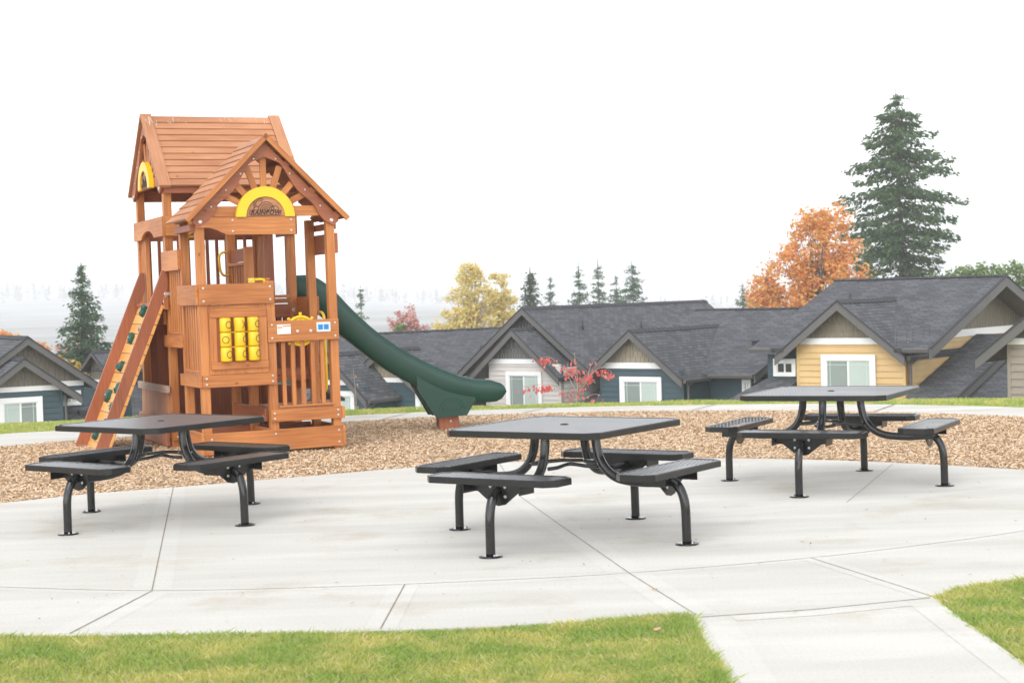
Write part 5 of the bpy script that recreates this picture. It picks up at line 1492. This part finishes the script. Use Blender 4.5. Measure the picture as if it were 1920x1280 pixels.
broadleaf('large orange maple behind the roof ridge of the yellow house', 16.8, 90, -8.0, [(-0.1, 0, 11.6, 1.4, 1.4, 2.3, 2.4), (1.2, 0, 11.9, 1.2, 1.2, 2.2, 2.2), (-1.3, 0, 10.0, 1.6, 1.5, 1.8, 2.4), (0.9, 0, 9.4, 2.0, 1.7, 1.9, 2.8), (-2.7, 0, 9.0, 0.9, 1.2, 1.1, 1.1), (-1.0, 0, 8.0, 2.1, 1.8, 1.4, 2.4), (1.7, 0, 8.8, 1.2, 1.4, 1.8, 1.2), (-3.2, 0, 8.4, 0.75, 0.8, 0.8, 0.7)], 14000, 0.115, 21, 'maple', name='maple_tree', forks=14, trunk_r=0.3)
broadleaf('wide yellow poplar between the red tree and the dark conifer', -2.7, 110, -7, [(0, 0, 8.6, 1.0, 1.0, 2.2, 2.0), (-0.9, 0, 7.2, 1.0, 1.0, 1.9, 1.6), (0.9, 0, 7.6, 0.9, 0.9, 2.0, 1.2), (0, 0, 6.2, 1.6, 1.4, 1.4, 1.6), (-1.7, 0, 6.4, 0.7, 0.8, 1.2, 0.9), (0.2, 0, 9.9, 0.6, 0.5, 0.9, 0.6)], 7500, 0.115, 22, 'poplar', name='yellow_poplar', forks=14, trunk_r=0.2, bark='bark_pale')
broadleaf('narrower yellow poplar on the right shoulder of the wide one', -0.7, 112, -7, [(0, 0, 8.6, 0.7, 0.7, 1.6, 1.2), (0.3, 0, 7.3, 1.1, 0.9, 1.6, 1.4), (-0.5, 0, 7.4, 0.9, 0.9, 1.4, 1.0), (0.2, 0, 6.2, 1.3, 1.0, 1.2, 1.0)], 4200, 0.115, 23, 'poplar', name='yellow_poplar', forks=10, trunk_r=0.16, bark='bark_pale')
broadleaf('small hazy red leaved tree above the slide, left of the poplars', -6.2, 100, -7, [(0, 0, 7.4, 0.9, 0.9, 0.8, 1.5), (-0.4, 0, 6.7, 1.1, 1.0, 0.9, 1.5), (0.6, 0, 6.5, 0.9, 0.9, 0.9, 1.0)], 1500, 0.10, 24, 'redleaf', name='red_tree', forks=14, trunk_r=0.1, bark='bark_pale')
broadleaf('low green shrub under the hazy red tree', -7.0, 99, -6, [(0, 0, 5.3, 0.7, 0.7, 0.7, 1), (0.5, 0, 5.0, 0.7, 0.7, 0.7, 1)], 600, 0.11, 25, 'hedge', name='shrub', cat='shrub')
broadleaf('left clump of light green trees behind the yellow house ridge', 29.0, 105, -7, [(-1.4, 0, 8.1, 0.9, 1, 0.8, 1), (0, 0, 8.25, 1.0, 1, 0.9, 1.2), (1.2, 0, 8.5, 0.9, 1, 0.9, 1), (-0.8, 0, 5.5, 1.5, 1.3, 2.6, 1.6), (1.0, 0, 5.5, 1.5, 1.3, 2.6, 1.6), (0.0, 0, 2.5, 1.9, 1.5, 2.2, 1.4)], 6000, 0.13, 26, 'hedge', name='hedge_tree', forks=6)
broadleaf('right clump of light green trees at the right photo edge', 31.9, 105, -7, [(-1.0, 0, 8.3, 1.0, 1, 1.0, 1), (0.3, 0, 8.5, 1.2, 1, 1.0, 1.2), (1.6, 0, 8.4, 1.1, 1, 0.9, 1), (-0.6, 0, 5.6, 1.5, 1.3, 2.6, 1.6), (1.2, 0, 5.6, 1.5, 1.3, 2.6, 1.6), (0.3, 0, 2.5, 2.0, 1.5, 2.2, 1.4)], 6500, 0.13, 27, 'hedge', name='hedge_tree', forks=6)
broadleaf('orange autumn trees above the left house roof', -29.1, 95, -8, [(-0.8, 0, 7.7, 1.0, 1, 0.8, 1), (0.4, 0, 7.6, 1.1, 1, 0.8, 1), (1.4, 0, 7.1, 0.8, 1, 0.7, 0.7)], 1500, 0.11, 28, 'maple', name='autumn_tree', forks=10, bark='bark_pale')
broadleaf('small pale orange tree left of the drooping fir', -29.6, 110, -8, [(0, 0, 6.6, 1.0, 1, 0.8, 1), (1.1, 0, 6.2, 0.9, 1, 0.7, 1)], 800, 0.12, 29, 'redleaf', name='autumn_tree', forks=8, bark='bark_pale')
broadleaf('yellow shrub below the drooping fir beside the small grey roof', -15.67, 58, -5.9, [(-0.15, 0, 5.45, 0.38, 0.4, 0.40, 1), (0.15, 0, 5.2, 0.35, 0.4, 0.45, 1), (0, 0, 3.5, 0.5, 0.5, 1.5, 1)], 620, 0.085, 30, 'yelleaf', name='shrub', cat='shrub', trunk_r=0.05)
broadleaf('yellow green bush between the drooping fir and the tower', -15.2, 70, -6, [(0, 0, 6.2, 0.7, 0.6, 0.8, 1), (0.3, 0, 5.4, 0.8, 0.6, 0.8, 1)], 700, 0.09, 33, 'poplar', name='shrub', cat='shrub', trunk_r=0.05)

# young saplings at the lawn edge
def sapling(name, label, x, y, zb, stems, m, leaf, nper, seed, bark='bark_pale', spread=0.05):
    r = np.random.default_rng(seed); t = thing(name, label, 'sapling', (x, y, zb))
    mb = MB(); P = []
    for st in stems:
        p = spline(st[0], 5); mb.tube(p, [st[1] * (1 - 0.75 * i / (len(p) - 1)) for i in range(len(p))], 6)
        a, b = st[2], st[3]
        for i in range(int(nper * (st[4] if len(st) > 4 else 1))):
            u = a + (b - a) * r.random(); q = p[min(len(p) - 1, int(u * (len(p) - 1)))]
            P.append((q.x + r.normal(0, spread), q.y + r.normal(0, spread), q.z - abs(r.normal(0, spread * 1.1))))
    mb.build('stem', bark, t)
    n = len(P); P = np.array(P); a = r.normal(0, 0.35, (n, 3)); a[:, 2] = -1; a /= np.linalg.norm(a, axis=1)[:, None]
    b = r.normal(size=(n, 3)); b -= a * (a * b).sum(1)[:, None]; b /= np.linalg.norm(b, axis=1)[:, None]
    s = leaf * r.uniform(0.6, 1.2, n)[:, None]
    V = np.stack([P, P + a * s * 0.5 + b * s * 0.30, P + a * s, P + a * s * 0.5 - b * s * 0.30], 1)
    np_mesh('leaves', V.reshape(-1, 3), np.arange(n * 4).reshape(n, 4), m, t)
    return t
sapling('red_sapling', 'young sapling with drooping red leaves in front of the beige house', 1.08, 28.0, -0.95, [
    ([(0.0, 0, 0), (-0.02, 0, 0.5), (0.02, 0, 1.0), (-0.02, 0, 1.50)], 0.016, 0.75, 1.0, 0.7),
    ([(0.0, 0, 0.80), (-0.12, 0.1, 1.08), (-0.14, 0.1, 1.25), (-0.12, 0.1, 1.35)], 0.009, 0.4, 1.0, 0.8),
    ([(0.0, 0, 0.78), (0.18, -0.1, 1.02), (0.22, -0.1, 1.2), (0.33, -0.1, 1.42)], 0.009, 0.1, 1.0, 0.7),
    ([(0.0, 0, 0.72), (0.12, 0.1, 1.0), (0.2, 0.1, 1.10), (0.30, 0.1, 1.12)], 0.010, 0.15, 1.0, 1.7),
    ([(0.0, 0, 1.0), (-0.3, 0, 1.32), (-0.46, 0, 1.44), (-0.62, 0, 1.43)], 0.008, 0.6, 1.0, 1.0),
    ([(0.0, 0, 0.62), (-0.35, -0.1, 0.93), (-0.6, -0.1, 0.98), (-0.95, -0.1, 0.95)], 0.008, 0.5, 1.0, 1.5),
    ([(0.1, 0, 0.95), (0.34, 0.05, 1.18), (0.48, 0.05, 1.22), (0.62, 0.05, 1.14)], 0.008, 0.45, 1.0, 0.9),
    ([(0.0, 0, 0.52), (0.14, 0, 0.70), (0.3, 0, 0.78), (0.4, 0, 0.74)], 0.007, 0.6, 1.0, 0.2),
    ([(0.0, 0, 0.65), (-0.1, 0.1, 0.80), (-0.18, 0.1, 0.86), (-0.24, 0.1, 0.82)], 0.008, 0.3, 1.0, 0.5)], 'sapling_leaf', 0.08, 40, 40, spread=0.05)
sapling('yellow_sapling', 'spindly young sapling with yellow leaves by the low teal house', -2.62, 27.0, -0.55, [
    ([(0, 0, 0), (0.01, 0, 0.5), (-0.02, 0, 1.0)], 0.009, 0.3, 1.0, 0.5),
    ([(0, 0, 0.2), (0.12, 0, 0.32), (0.2, 0, 0.36)], 0.007, 0.2, 1.0, 0.9),
    ([(0, 0, 0.15), (-0.1, 0, 0.3), (-0.16, 0, 0.32)], 0.007, 0.2, 1.0, 0.9)], 'yelleaf', 0.05, 16, 41, spread=0.04)

# far woods on the hillside across the valley: one mass
def far_woods():
    r = np.random.default_rng(77); V, F = [], []
    for i in range(2600):
        y = r.uniform(1900, 4900); x = r.uniform(-0.40, 0.36) * y
        z0 = ground_z(x, y); h = r.uniform(10, 24) * (0.7 + 0.4 * y / 4000); wd = h * r.uniform(0.16, 0.30)
        con = r.random() < 0.72
        for k in range(26):
            f = r.random() ** (0.8 if con else 1.2); a = r.uniform(0, 6.28)
            rad = wd * ((1 - f) if con else math.sqrt(max(0, 1 - (2 * f - 1) ** 2))) * r.uniform(0.4, 1)
            c = np.array([x + rad * math.cos(a), y + rad * math.sin(a), z0 + h * (0.08 + 0.92 * f)])
            d = r.normal(size=3); d[2] *= 0.5; d /= np.linalg.norm(d); e = np.cross(d, r.normal(size=3)); e /= np.linalg.norm(e)
            s = h * 0.11
            b = len(V); V += [c - d * s, c + e * s * 0.6, c + d * s, c - e * s * 0.6]; F.append((b, b + 1, b + 2, b + 3))
    tag(np_mesh('far_woods', V, F, 'far'), kind='stuff')
far_woods()

# ------------------------------------------------------------------ haze
m = bpy.data.materials.new('haze'); m.use_nodes = True
n = m.node_tree; n.nodes.clear()
pv = n.nodes.new('ShaderNodeVolumePrincipled'); pv.inputs['Color'].default_value = (0.975, 0.985, 1.0, 1); pv.inputs['Density'].default_value = 0.00072
pv.inputs['Anisotropy'].default_value = 0.0
ou = n.nodes.new('ShaderNodeOutputMaterial'); n.links.new(pv.outputs[0], ou.inputs['Volume'])
M['haze'] = m
mb = MB(); mb.box(-4200, 4200, -40, 5300, -160, 110)
tag(mb.build('haze', 'haze'), kind='stuff')
bpy.context.view_layer.update()
